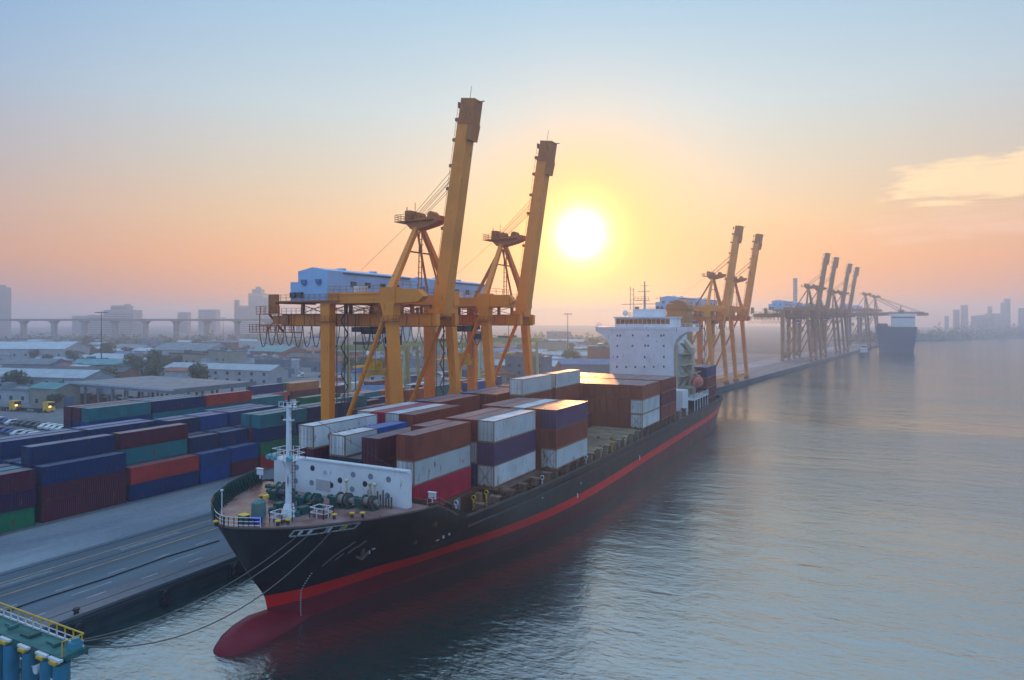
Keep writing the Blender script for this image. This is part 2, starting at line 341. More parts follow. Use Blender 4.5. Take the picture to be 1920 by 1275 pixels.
def ground_mat(name, c1, c2, sc=.05, rough=.85, fine=3.0, sy=1.0, bump=.3):
    m, nt, N, L, B = newmat(name); tc = N.new('ShaderNodeTexCoord')
    mp = N.new('ShaderNodeMapping'); mp.inputs['Scale'].default_value = (1, sy, 1); L.new(tc.outputs['Object'], mp.inputs[0])
    n = N.new('ShaderNodeTexNoise'); n.inputs['Scale'].default_value = sc; n.inputs['Detail'].default_value = 8; n.inputs['Roughness'].default_value = .6; L.new(mp.outputs[0], n.inputs['Vector'])
    n2 = N.new('ShaderNodeTexNoise'); n2.inputs['Scale'].default_value = fine; n2.inputs['Detail'].default_value = 4; L.new(tc.outputs['Object'], n2.inputs['Vector'])
    ad = N.new('ShaderNodeMath'); ad.operation = 'ADD'; L.new(n.outputs[0], ad.inputs[0])
    ml = N.new('ShaderNodeMath'); ml.operation = 'MULTIPLY_ADD'; L.new(n2.outputs[0], ml.inputs[0]); ml.inputs[1].default_value = .3; ml.inputs[2].default_value = -.15; L.new(ml.outputs[0], ad.inputs[1])
    r = N.new('ShaderNodeValToRGB'); r.color_ramp.elements[0].position = .35; r.color_ramp.elements[1].position = .65
    r.color_ramp.elements[0].color = (*c1, 1); r.color_ramp.elements[1].color = (*c2, 1); L.new(ad.outputs[0], r.inputs[0]); L.new(r.outputs[0], B.inputs['Base Color'])
    B.inputs['Roughness'].default_value = rough
    bp = N.new('ShaderNodeBump'); bp.inputs['Strength'].default_value = bump; bp.inputs['Distance'].default_value = .02; L.new(n2.outputs[0], bp.inputs['Height']); L.new(bp.outputs[0], B.inputs['Normal'])
    return m

# ------------------------------------------------------------------ water, ground, quay, roads
FAR = 3300
structure('river', MB().quad((-700, -400, 0), (3000, -400, 0), (3000, FAR, 0), (-700, FAR, 0)), water_mat())
def quay_x(y): return -67.5 if y < 200 else -67.5 + (y - 200) * .102
land = [(-67.5, -400), (-67.5, 200), (-52.8, 344), (-20.6, 660), (0, 860), (40, 1127), (228, 1461), (520, 1800), (1100, 2150), (1900, 2350), (3000, 2420), (3000, FAR), (-3200, FAR), (-3200, -400)]
GZ = 1.9
structure('ground', MB().prism(land, -1.5, GZ), ground_mat('city_ground', (.022, .040, .048), (.075, .095, .105), .05, .9, .5))
def sheet(name, poly, z, mat): return structure(name, MB().add([(x, y, z) for x, y in poly], [tuple(range(len(poly)))]), mat)
# apron: lighter concrete behind the crane rail, asphalt lanes, quay-edge strip
def strip(name, o0, o1, y0, y1, z, mat):   # o = offset inland from the quay line
    ys = [y0] + [y for y in (200, 344, 660) if y0 < y < y1] + [y1]
    L_ = [(quay_x(y) - o0, y) for y in ys]; R_ = [(quay_x(y) - o1, y) for y in ys]
    vs = [(x, y, z) for x, y in L_ + R_]; n = len(ys)
    return structure(name, MB().add(vs, [(i, i + 1, n + i + 1, n + i) for i in range(n - 1)]), mat)
ASPH = ground_mat('asphalt', (.048, .076, .10), (.095, .132, .165), .30, .62, 2.5, .035)
CONM = ground_mat('apron_concrete', (.14, .17, .205), (.26, .29, .325), .12, .8, 1.5, .35)
CONE = ground_mat('edge_concrete', (.085, .10, .12), (.15, .165, .185), .2, .75, 2, .3)
PAVE = ground_mat('yard_paving', (.10, .11, .12), (.21, .215, .22), .05, .85, 1.2)
strip('quay_edge_pavement', 0.35, 4.2, -380, 900, 2.0, CONE)
strip('quay_road', 4.2, 19.6, -380, 900, 1.99, ASPH)
strip('quay_apron', 19.6, 34.2, -380, 900, 2.0, CONM)
sheet('container_yard_pavement', [(-101.7, -200), (-101.7, 200), (-60, 600), (-330, 700), (-330, -200)], 1.96, PAVE)
LINEY = paint('road_line_ochre', (.50, .30, .13), .7, .5, (.16, .13, .10), 3, rand=0)
LINEW = paint('road_line_white', (.46, .48, .50), .7, .5, (.14, .16, .18), 3, rand=0)
mb = MB()
for o in (-83.55, -79.65): mb.quad((o - .11, -120, 2.006), (o + .11, -120, 2.006), (o + .11, 330, 2.006), (o - .11, 330, 2.006))
structure('road_edge_lines', mb, LINEY)
mb = MB()
for x, ln, gap, y00 in ((-76.0, 2.0, 3.6, 0), (-73.4, 4.2, 6.8, 2), (-71.3, 2.0, 3.9, 1)):
    y = -60 + y00
    while y < 200:
        mb.quad((x - .07, y, 2.007), (x + .07, y, 2.007), (x + .07, y + ln, 2.007), (x - .07, y + ln, 2.007)); y += ln + gap
for y in range(-60, 190, 16):
    for dx in (.35, .6, .9): mb.quad((-83.2 + dx - .04, y, 2.007), (-83.2 + dx + .04, y, 2.007), (-83.2 + dx + .04, y + 8, 2.007), (-83.2 + dx - .04, y + 8, 2.007))
structure('road_dashes', mb, LINEW)
mb = MB()
for x in (-86.0, -69.6, -81.4):
    mb.box(x - .06, x + .06, -120, 200, 2.004, 2.03)
structure('crane_rails', mb, paint('rail_steel', (.05, .05, .055), .4, .4, rust=.5))
rp = random.Random(3)
for i in range(16):   # patched paving
    x = rp.uniform(-100, -71); y = 20 + i * 11 + rp.uniform(-3, 3); w_ = rp.uniform(.8, 2.6); l_ = rp.uniform(3, 9)
    structure('road_patch', MB().quad((x - w_, y, 2.003), (x + w_, y, 2.003), (x + w_, y + l_, 2.003), (x - w_, y + l_, 2.003)), [ASPH, CONE, CONM][i % 3])
solo('power_cable', MB().tube([(0, 0, 0), (.35, 2.2, 0), (.2, 7, 0), (.5, 14, 0), (.1, 21, 0), (.6, 28, 0)], .07, 6), BLACK, (-75.2, 32, 2.08), 'black power cable lying along the quay road lanes', 'cable', None, 60)
# kerb / cope beam and shaded quay face with fenders
mb = MB()
for a, b in (((-67.5, -380), (-67.5, 200)), ((-67.5, 200), (-52.8, 344)), ((-52.8, 344), (-20.6, 660))):
    mb.beam((a[0] - .18, a[1], 2.06), (b[0] - .18, b[1], 2.06), .34, .26)
structure('quay_kerb', mb, CONE)
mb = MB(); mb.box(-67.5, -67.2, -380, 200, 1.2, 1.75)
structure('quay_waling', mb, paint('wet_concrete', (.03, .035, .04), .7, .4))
for i, y in enumerate(range(20, 200, 9)):
    f = MB(); f.box(-67.2, -66.95, y - .5, y + .5, .15, 1.7); f.cone((-66.98, y, .5), (-66.6, y, .5), .4, .4, 10); f.cone((-66.98, y, 1.25), (-66.6, y, 1.25), .4, .4, 10)
    solo('fender', f, BLACK, (0, 0, 0), f'black rubber fender on the shaded quay wall, {ORD[i]} from the near end', 'fender', 'fenders on the quay wall')
for i, y in enumerate((38.5, 58, 77, 96, 115, 134)):
    b = MB(); b.cone((0, 0, 0), (0, 0, .45), .26, .2, 12); b.cone((0, 0, .45), (0, 0, .62), .36, .3, 12)
    solo('bollard', b, BLACK, (-68.1, y, 2.06), f'black mooring bollard standing on the quay edge, {ORD[i]} from the near end', 'bollard', 'bollards along the quay edge', 40)

# ------------------------------------------------------------------ containers
def make_container(Ln):
    root = empty('shipping_container')
    w = 1.22; H = 2.59; n = round(Ln / .278); st = Ln / n; dpt = .036
    b = MB()
    for sx in (1, -1):
        xs = sx * (w - .01)
        prof = []
        y = -0
        for i in range(n):
            y0 = i * st
            prof += [(xs, y0), (xs, y0 + st * .3), (xs - sx * dpt, y0 + st * .5), (xs - sx * dpt, y0 + st * .8)]
        prof.append((xs, Ln)); prof = [(x, max(.06, min(Ln - .06, yy))) for x, yy in prof]
        vs = [(x, yy, .16) for x, yy in prof] + [(x, yy, H - .1) for x, yy in prof]; k = len(prof)
        b.add(vs, [(i, i + 1, k + i + 1, k + i) if sx > 0 else (i + 1, i, k + i, k + i + 1) for i in range(k - 1)])
    part('side_wall', b, CM['brown'], root)
    b = MB(); ne = 9; prof = []
    for i in range(ne):
        x0 = -w + .08 + i * (2 * w - .16) / ne; s_ = (2 * w - .16) / ne
        prof += [(x0, Ln - .03), (x0 + s_ * .3, Ln - .03), (x0 + s_ * .5, Ln - .07), (x0 + s_ * .8, Ln - .07)]
    prof.append((w - .08, Ln - .03)); k = len(prof)
    b.add([(x, y, .16) for x, y in prof] + [(x, y, H - .1) for x, y in prof], [(i + 1, i, k + i, k + i + 1) for i in range(k - 1)])
    part('end_wall', b, CM['brown'], root)
    b = MB(); prof = []; nr = round(Ln / .4); s_ = Ln / nr
    for i in range(nr): prof += [(i * s_, H - .03), (i * s_ + s_ * .3, H - .03), (i * s_ + s_ * .5, H - .05), (i * s_ + s_ * .8, H - .05)]
    prof.append((Ln, H - .03)); k = len(prof)
    b.add([(-w + .03, max(.05, min(Ln - .05, y)), z) for y, z in prof] + [(w - .03, max(.05, min(Ln - .05, y)), z) for y, z in prof], [(i, k + i, k + i + 1, i + 1) for i in range(k - 1)])
    part('roof', b, CM['brown'], root)
    b = MB()
    for sx in (-1, 1):
        for y in (0, Ln - .16): b.box(*sorted((sx * w, sx * (w - .12))), y, y + .16, 0.0, H)
        b.box(*sorted((sx * w, sx * (w - .06))), .16, Ln - .16, .02, .18); b.box(*sorted((sx * w, sx * (w - .06))), .16, Ln - .16, H - .12, H - .01)
    for y in (0.01, Ln - .1):
        b.box(-w + .12, w - .12, y, y + .09, .02, .2); b.box(-w + .12, w - .12, y, y + .09, H - .14, H - .01)
    b.box(-w + .06, w - .06, .1, Ln - .1, .04, .15)
    part('frame', b, CF['brown'], root)
    for sx in (-1, 1):
        b = MB(); x0, x1 = sorted((sx * .012, sx * (w - .13))); b.box(x0, x1, .03, .08, .21, H - .15)
        for z in (.45, .95, 1.45, 1.95): b.box(x0 + .05, x1 - .05, .022, .03, z, z + .25)
        d = part('door', b, CM['brown'], root)
        for q in (.3, .85):
            r = MB(); r.tube([(sx * q, -.005, .16), (sx * q, -.005, H - .1)], .022, 6); r.box(sx * q - .12, sx * q + .12, -.02, .01, 1.05, 1.10)
            part('lock_rod', r, STEEL, d, 40)
    return root
PROTO = {40: make_container(12.19), 20: make_container(6.06)}
for p_ in PROTO.values(): cache_kids(p_)
protos_used = set()
def container(Ln, loc, colr, label, group, H=2.59, cat='container'):
    SPECS.append((Ln, loc, colr, label, group, H, cat))
SPECS = []; CLIST = []
def build_containers(limit=296):
    key = lambda q: (math.hypot(q[1][0] + q[0] * 0, q[1][1]) / (1.0 if q[0] == 40 else .75))
    SPECS.sort(key=key)
    for Ln, loc, colr, label, group, H, cat in SPECS[:limit]:
        src = PROTO[Ln]
        if Ln not in protos_used: o = src; protos_used.add(Ln)
        else: o = tree_copy(src)
        o.location = loc; o.scale = (1, 1, H / 2.59); tag(o, label, cat, group); CLIST.append((o, colr))
    rest = SPECS[limit:]
    if rest:
        cols = sorted({q[2] for q in rest}); m = MB(); mats = [CM[c] for c in cols] + [ROOFM[c] for c in cols]
        for Ln, (x, y, z), colr, label, group, H, cat in rest:
            L_ = 12.19 if Ln == 40 else 6.06; k = cols.index(colr)
            m.mi = k; m.box(x - 1.22, x + 1.22, y, y + L_, z, z + H - .02)
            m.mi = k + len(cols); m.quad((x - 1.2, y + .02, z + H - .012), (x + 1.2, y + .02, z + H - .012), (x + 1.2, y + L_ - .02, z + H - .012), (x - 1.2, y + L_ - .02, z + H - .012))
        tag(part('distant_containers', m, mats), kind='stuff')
def recolour():
    # one material per container, on the object slots, so copies share their meshes
    kids = {}
    for ob in COL.objects:
        if ob.parent: kids.setdefault(ob.parent, []).append(ob)
    for o, c in CLIST:
        for k in kids.get(o, []):
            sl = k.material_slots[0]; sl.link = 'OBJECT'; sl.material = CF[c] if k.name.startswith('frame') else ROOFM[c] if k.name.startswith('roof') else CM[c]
            if k.name.startswith('door'):
                for q in kids.get(k, []): q.material_slots[0].link = 'OBJECT'; q.material_slots[0].material = CF['white'] if c == 'white' else STEEL

def exposed(grid, bay, row, t):
    h = len(grid[(bay, row)][0])
    if t == h - 1: return True
    def nb(b, r):
        g = grid.get((b, r)); return len(g[0]) if g else 0
    return nb(bay, row - 1) <= t or nb(bay - 1, row) <= t
SHIPC = {}
def ship_stack(bay, row, colours, Ln=40, H=2.85, half=''):
    y = {0: 62.0, 1: 75.7, 2: 89.4, 3: 103.1, 4: 116.8, 5: 130.6, 6: 144.3, 7: 189.0}[bay]
    if half == 'rear': y += 6.15
    x = -40.3 - 2.5 * row - 1.24
    SHIPC[(bay, row, half)] = (colours, Ln, H, x, y)
ship_stack(0, 2, ['crimson', 'white', 'brown'])
ship_stack(0, 3, ['dark grey'], 20, 2.6, 'front'); ship_stack(0, 3, ['maroon', 'maroon', 'brown'], 20, 2.85, 'rear')
ship_stack(0, 4, ['maroon'] * 3, 40, 2.6); ship_stack(0, 5, ['dark grey', 'dark grey'], 40, 2.6)
ship_stack(0, 6, ['dark grey', 'dark grey', 'white'], 20, 2.6, 'front'); ship_stack(0, 6, ['dark blue', 'dark grey', 'bright blue'], 20, 2.6, 'rear')
ship_stack(0, 7, ['maroon'], 40); ship_stack(0, 8, ['maroon', 'maroon', 'white'])
ship_stack(1, 1, ['white', 'purple', 'white']); ship_stack(1, 2, ['dark blue', 'white', 'brown']); ship_stack(1, 3, ['maroon', 'maroon', 'brown'])
ship_stack(1, 4, ['brown', 'brown'], 40, 2.7); ship_stack(1, 5, ['maroon', 'brown'], 40, 2.7); ship_stack(1, 6, ['maroon', 'maroon', 'brown'])
ship_stack(1, 7, ['maroon', 'white', 'white']); ship_stack(1, 8, ['maroon', 'maroon', 'crimson']); ship_stack(1, 9, ['brown', 'blue', 'white'])
ship_stack(2, 0, ['white', 'brown', 'purple']); ship_stack(2, 1, ['brown'] * 3); ship_stack(2, 2, ['maroon', 'maroon', 'white'])
ship_stack(2, 3, ['brown'] * 3); ship_stack(2, 4, ['brown'] * 3); ship_stack(2, 5, ['maroon', 'brown']); ship_stack(2, 6, ['maroon', 'maroon'])
ship_stack(2, 7, ['brown', 'brown']); ship_stack(2, 8, ['maroon', 'brown', 'brown']); ship_stack(2, 9, ['blue', 'maroon', 'purple'])
ship_stack(3, 5, ['maroon', 'maroon', 'brown', 'white'], 40, 2.85); ship_stack(3, 6, ['maroon', 'brown'], 40)
ship_stack(3, 4, ['brown', 'maroon']); ship_stack(3, 3, ['maroon'])
for r in (7, 8, 9): ship_stack(3, r, ['maroon', 'brown', ['brown', 'maroon', 'blue'][r - 7]])
ship_stack(4, 5, ['maroon', 'maroon', 'brown', 'white']); ship_stack(4, 6, ['brown', 'brown', 'maroon']); ship_stack(4, 4, ['maroon'])
for r in (7, 8, 9): ship_stack(4, r, ['maroon', 'blue', 'brown'])
ship_stack(5, 0, ['white', 'white', 'brown'])
for r in range(1, 7): ship_stack(5, r, ['brown'] * 3)
ship_stack(5, 7, ['brown', 'white', 'white']); ship_stack(5, 8, ['brown', 'white', 'brown']); ship_stack(5, 9, ['brown'] * 3)
for r in range(0, 10): ship_stack(6, r, ['brown', 'brown' if r % 3 else 'maroon', 'brown'])
ship_stack(7, 0, ['maroon', 'brown', 'purple'])
for r in range(1, 10): ship_stack(7, r, ['maroon', 'blue', 'brown', 'brown'] if r > 2 else ['brown'] * 3)
TIER = ['bottom', 'second', 'third', 'top']
for (bay, row, half), (cols, Ln, H, x, y) in SHIPC.items():
    def hh(b, r):
        v = [len(c[0]) * c[2] for k, c in SHIPC.items() if k[0] == b and k[1] == r]; return min(v) if v else 0
    for t, c in enumerate(cols):
        top = (t + 1) * H
        if t < len(cols) - 1 and row > 2 and bay not in (4, 5) and not (hh(bay, row - 1) < top - .3 or hh(bay - 1, row) < top - .3 or (bay == 7 and row == 0) or (bay in (3, 4) and row == 4)): continue
        tn = 'top' if t == len(cols) - 1 else TIER[t]
        bn = {7: 'behind the bridge'}.get(bay, ORD[bay] + ' bay on ship')
        hw = (' ' + half + ' half') if half else ''
        lab = f"{c} container, {tn} tier, {ORD[row]} row from the river, {bn}{hw}"
        container(Ln, (x, y, 9.05 + t * H), c, lab, 'containers stacked on the ship deck', H)

# yard blocks
def yard(block, x0, y_list, data, ord_name, H=2.6, z0=2.0, rows_step=2.8):
    grid = {}
    for (bay, row), cols in data.items(): grid[(bay, row)] = (cols,)
    nb = len(y_list)
    for (bay, row), cols in sorted(data.items()):
        y, Ln = y_list[bay]
        for t, c in enumerate(cols):
            if not exposed(grid, bay, row, t) and not (block == 'A' and row < 2): continue
            tn = 'top' if t == len(cols) - 1 else TIER[min(t, 3)] if t < 3 else 'fourth'
            lab = f"{c} container, {tn} tier, {ORD[row]} row, {ORD[bay]} bay, {ord_name}"
            container(Ln, (x0 - row * rows_step - 1.24 + random.uniform(-.08, .08), y + random.uniform(-.1, .1), z0 + t * H), c, lab, 'containers stacked in the ' + ord_name, H)
YA = [(40.6, 40), (53.7, 40), (66.5, 40), (79.2, 20), (85.6, 20), (92.2, 40), (104.8, 40), (117.4, 40), (130.0, 40), (142.6, 40), (155.2, 40), (167.8, 40), (180.4, 40)]
A = {(0, 0): ['green', 'dark purple', 'maroon'], (0, 1): ['maroon', 'blue', 'teal'], (0, 2): ['maroon', 'blue', 'maroon'], (0, 3): ['blue', 'maroon'],
     (1, 0): ['maroon', 'maroon', 'dark blue'], (1, 1): ['dark green', 'dark blue', 'dark blue', 'dark blue'], (1, 2): ['blue', 'dark blue', 'dark blue'], (1, 3): ['blue', 'blue', 'dark blue'],
     (1, 4): ['green', 'dark green', 'blue', 'dark blue'], (1, 5): ['green', 'blue', 'blue', 'blue'],
     (2, 0): ['dark blue', 'red orange'], (2, 1): ['blue', 'blue', 'teal', 'maroon'], (2, 2): ['blue', 'blue', 'maroon'], (2, 3): ['blue', 'blue', 'blue'], (2, 4): ['blue', 'dark blue', 'dark blue', 'dark blue'], (2, 5): ['teal', 'blue', 'blue', 'blue'],
     (3, 0): ['blue', 'blue'], (3, 1): ['maroon', 'dark blue', 'dark blue'], (3, 2): ['blue', 'blue', 'maroon'], (3, 3): ['blue', 'maroon', 'maroon', 'dark blue'], (3, 4): ['blue', 'blue', 'blue', 'blue'],
     (4, 0): ['maroon', 'blue'], (4, 1): ['blue', 'blue', 'dark blue'], (4, 2): ['dark blue', 'dark blue', 'dark blue'], (4, 3): ['blue', 'blue', 'maroon', 'blue'], (4, 4): ['blue', 'blue', 'maroon', 'blue'],
     (5, 0): ['red orange', 'green', 'dark blue', 'teal'], (5, 1): ['blue', 'maroon', 'red orange', 'teal'], (5, 2): ['blue', 'maroon', 'blue'], (5, 3): ['blue', 'blue', 'maroon', 'blue'], (5, 4): ['blue', 'maroon', 'dark blue', 'dark blue'], (5, 5): ['teal', 'blue', 'blue', 'blue']}
random.seed(11)
pal = ['maroon', 'blue', 'dark blue', 'teal', 'maroon', 'red orange', 'dark blue', 'brown', 'green', 'white', 'orange', 'dark purple']
for b in range(6, 13):
    for r in range(6): A[(b, r)] = [random.choice(pal) for _ in range(random.choice((2, 3, 3, 4) if b > 6 else (3, 4)))]
A[(6, 0)] = ['maroon', 'dark blue', 'dark blue', 'dark blue']; A[(6, 1)] = ['blue', 'blue', 'blue', 'teal']
yard('A', -103.1, YA, A, 'yard block by the quay road')
YB = [(74.7, 40), (87.3, 40), (99.9, 40), (112.5, 40), (125.1, 40), (137.7, 40), (150.3, 40), (163, 40), (176, 40), (190, 40), (204, 40)]
Bd = {(0, 0): ['blue', 'blue', 'blue', 'blue', 'teal'], (0, 1): ['green', 'blue', 'dark purple', 'dark blue', 'maroon'], (0, 2): ['green', 'green', 'dark green', 'dark purple', 'maroon'],
      (1, 0): ['teal', 'blue', 'blue', 'teal', 'dark blue'], (1, 1): ['blue', 'blue', 'blue', 'maroon', 'teal'], (1, 2): ['maroon', 'blue', 'blue', 'blue', 'dark blue'],
      (2, 0): ['maroon', 'blue', 'blue', 'teal', 'red orange'], (2, 1): ['blue', 'blue', 'blue', 'dark blue'], (2, 2): ['maroon', 'blue', 'blue', 'teal'],
      (3, 0): ['blue', 'blue', 'teal'], (3, 1): ['blue', 'blue', 'blue', 'teal'], (3, 2): ['blue', 'blue', 'teal', 'teal']}
for b in range(4, 11):
    for r in range(3): Bd[(b, r)] = [random.choice(pal) for _ in range(random.choice((2, 3, 3)))]
yard('B', -128.2, YB, Bd, 'second yard block inland', 2.42)
YC = [(150 + 13.2 * i, 40) for i in range(9)]
Cd = {(b, r): [random.choice(pal) for _ in range(random.choice((1, 2, 2, 3)))] for b in range(9) for r in range(2)}
yard('C', -168, YC, Cd, 'third yard block inland', 2.6)
YD = [(345 + 13.0 * i, 40) for i in range(7)]
Dd = {(b, r): [random.choice(pal) for _ in range(random.choice((1, 2, 3)))] for b in range(7) for r in range(2)}
yard('D', -92, YD, Dd, 'yard block behind distant cranes', 2.6)
build_containers(); recolour()

# ------------------------------------------------------------------ the container ship
XC = -52.8
SH = empty('container_ship', (XC, 42, 0), 0, 'black and red container ship moored at the quay, bow with red bulb towards us', 'ship')
def interp(tab, s):
    if s <= tab[0][0]: return tab[0][1]
    for (a, va), (b, vb) in zip(tab[:-1], tab[1:]):
        if s <= b:
            t = (s - a) / (b - a); return va + (vb - va) * t
    return tab[-1][1]
TD = [(0, 0), (.3, 1.3), (1.0, 2.7), (2.1, 4.3), (4.3, 6.6), (9, 9.9), (13.4, 11.9), (18, 12.9), (25, 13.3), (200, 13.3)]
TW = [(0, 0), (3, 1.2), (7.5, 2.3), (13, 3.6), (21, 5.9), (30, 9.2), (39, 11.6), (48, 12.8), (58, 13.3), (200, 13.3)]
def zdeck(y): return interp([(41.9, 11.6), (46, 11.35), (59.5, 11.15), (63.2, 9.0), (80, 8.3), (110, 7.8), (150, 7.6), (211, 7.8)], y)
def ystem(z): return interp([(-2, 48.6), (0, 48.3), (2.2, 48.0), (3.5, 47.7), (6.0, 45.9), (9.0, 44.2), (11.6, 42.9)], z)
def hbr(y, z):
    s = y - ystem(z); zd = zdeck(y); f = max(0, min(1, z / zd))
    h = interp(TW, s) + (interp(TD, s) - interp(TW, s)) * f ** 1.35
    if y > 185: h *= 1 - .16 * ((y - 185) / 25) ** 2 * (1.25 - f)
    return h
NL = 18; us = [0, .1, .25, .45, .7, 1, 1.5, 2.2, 3, 4, 5.2, 6.6, 8.2, 10, 12, 14.2, 16.6, 19.2, 22, 25, 29, 34, 40, 47, 55, 64, 75, 90, 106, 122, 138, 150, 158, 162]
def hull_pt(si, k, lv):
    yref = 48 + us[k]
    zf = lv / NL
    if lv < 0: z = -1.6; zz = 0
    else: zz = None
    # solve the y of this column at this height: columns start on the stem line
    z = -1.6 if lv < 0 else zf * (11.6 if k == 0 else zdeck(min(211, ystem(zf * 11) + us[k])))
    y0 = ystem(z); y = y0 + us[k] * (211 - y0) / (210 - 48)
    return (XC + si * hbr(y, max(z, 0)), y, z)
mb = MB()
for si in (1, -1):
    vs = []; nk = len(us); lv_list = [-1] + list(range(NL + 1))
    for lv in lv_list:
        for k in range(nk): vs.append(hull_pt(si, k, lv))
    fs = []
    for j in range(len(lv_list) - 1):
        for i in range(nk - 1):
            q = (j * nk + i, j * nk + i + 1, (j + 1) * nk + i + 1, (j + 1) * nk + i)
            fs.append(q if si > 0 else q[::-1])
    mb.add(vs, fs)
# transom
nk = len(us); rows = [hull_pt(1, nk - 1, l) for l in lv_list]; rows2 = [hull_pt(-1, nk - 1, l) for l in lv_list]
for a, b, c, d in zip(rows[:-1], rows2[:-1], rows2[1:], rows[1:]): mb.quad(a, b, c, d)
hull = part('hull', mb, HULL, SH, 35, True)
# bulb
mb = MB(); nu = 22; prof = [(42.1, 0, 0), (42.3, .75, .8), (42.8, 1.35, 1.45), (43.7, 1.85, 2.0), (44.9, 2.1, 2.4), (46.5, 2.2, 2.6), (48.5, 2.1, 2.4), (51, 1.75, 1.7), (54, 1.3, 1.1), (58, 1.0, .6)]
vs = [(XC + a * math.cos(2 * math.pi * j / nu), y, -.55 + (b * (1.0 if math.sin(2 * math.pi * j / nu) > 0 else 1.2)) * math.sin(2 * math.pi * j / nu)) for y, a, b in prof for j in range(nu)]
mb.add(vs, [(i * nu + j, i * nu + (j + 1) % nu, (i + 1) * nu + (j + 1) % nu, (i + 1) * nu + j) for i in range(len(prof) - 1) for j in range(nu)])
part('bulbous_bow', mb, HULL, SH, 60, True)
# decks
def deck_ring(y0, y1, inset, z=None, n=30):
    ys = [y0 + (y1 - y0) * (i / n) ** 1.7 for i in range(n + 1)]
    return [(y, max(.02, hbr(y, zdeck(y)) - inset), (z if z is not None else zdeck(y) - .12)) for y in ys]
def deck_mesh(y0, y1, inset=.06, z=None, n=30):
    r = deck_ring(y0, y1, inset, z, n); m = MB()
    for (ya, ha, za), (yb, hb, zb) in zip(r[:-1], r[1:]): m.quad((XC - ha, ya, za), (XC + ha, ya, za), (XC + hb, yb, zb), (XC - hb, yb, zb))
    return m
fd = deck_mesh(43.0, 61.0)
part('forecastle_deck', fd, DECKR, SH, None, True)
part('forecastle_bulkhead', MB().box(XC - 11.2, XC + 11.2, 60.9, 61.1, 8.3, 11.0), DECKB, SH, None, True)
DZ = 6.1
m = MB(); ys_ = [61.2 + (210.8 - 61.2) * (i / 30) ** 1.5 for i in range(31)]
for ya, yb in zip(ys_[:-1], ys_[1:]):
    ha, hb_ = hbr(ya, DZ) - .05, hbr(yb, DZ) - .05; m.quad((XC - ha, ya, DZ), (XC + ha, ya, DZ), (XC + hb_, yb, DZ), (XC - hb_, yb, DZ))
part('main_deck', m, DECKB, SH, None, True)
part('forecastle_bulkhead', MB().box(XC - 8.6, XC + 8.6, 60.9, 61.1, 6.0, 8.3), DECKB, SH, None, True)
# gunwale bar round the forecastle, both sides
mb = MB()
for si in (1, -1):
    pts = [(XC + si * (h + .06), y, z + .12) for y, h, z in deck_ring(42.92, 62.5, .0)]
    for a, b in zip(pts[:-1], pts[1:]): mb.beam(a, b, .14, .16)
part('gunwale', mb, paint('gunwale_brown', (.12, .07, .055), .5, .3), SH, None, True)
mb = MB()
for si in (1, -1):
    pts = [(XC + si * (13.28), y, zdeck(y)) for y in (64, 80, 95, 110, 125, 140, 155, 170, 185)] + [(XC + si * hbr(y, zdeck(y)), y, zdeck(y)) for y in (195, 204, 211)]
    for a, b in zip(pts[:-1], pts[1:]): mb.beam(a, b, .28, .22)
    for a, b in zip(pts[:-1], pts[1:]): mb.beam((a[0] + si * .06, a[1], a[2] - 1.15), (b[0] + si * .06, b[1], b[2] - 1.15), .14, .18)
part('rubbing_strake', mb, paint('strake_grey', (.05, .048, .05), .5, .4, rust=.3), SH, None, True)
# port bulwark with stays (green inside)
mb = MB(); st = MB(); r = deck_ring(43.6, 58.5, .04, None, 26)
pt = [(XC - h, y, z) for y, h, z in r]
BH = 1.55
for a, b in zip(pt[:-1], pt[1:]):
    ht = BH
    mb.add([a, b, (b[0] - .25, b[1], b[2] + ht), (a[0] - .25, a[1], a[2] + ht), (a[0] - .12, a[1], a[2]), (b[0] - .12, b[1], b[2]), (b[0] - .33, b[1], b[2] + ht), (a[0] - .33, a[1], a[2] + ht)],
           [(0, 1, 2, 3), (5, 4, 7, 6), (3, 2, 6, 7)])
bw = part('bulwark', mb, DGREEN, SH, None, True)
nxt = 0
for i in range(60):
    y = 44.0 + i * .62
    if y > 58: break
    h = hbr(y, zdeck(y)) - .04; x = XC - h; z = zdeck(y) - .1
    st.add([(x + .02, y, z), (x + .75, y, z), (x - .2, y, z + BH), (x + .02, y + .05, z), (x + .75, y + .05, z), (x - .2, y + .05, z + BH)], [(0, 1, 2), (5, 4, 3), (0, 3, 4, 1), (1, 4, 5, 2), (2, 5, 3, 0)])
part('bulwark_stay', st, DGREEN, SH, None, True)['kind'] = 'stuff'
# bow rail
mb = MB(); rr = deck_ring(42.95, 44.4, .2, None, 8)
mb.rail([(XC + h, y, z) for y, h, z in rr][::-1] + [(XC - h, y, z) for y, h, z in rr], 1.05, .03, 1.2, 3)
part('railing', mb, WHITE, SH, None, True)
mb = MB(); rr = deck_ring(58.2, 62.3, .3, None, 5); mb.rail([(XC + h, y, z) for y, h, z in rr], 1.0, .03, 1.3, 2)
part('railing', mb, paint('railing_pink', (.55, .22, .22), .5, .3), SH, None, True)
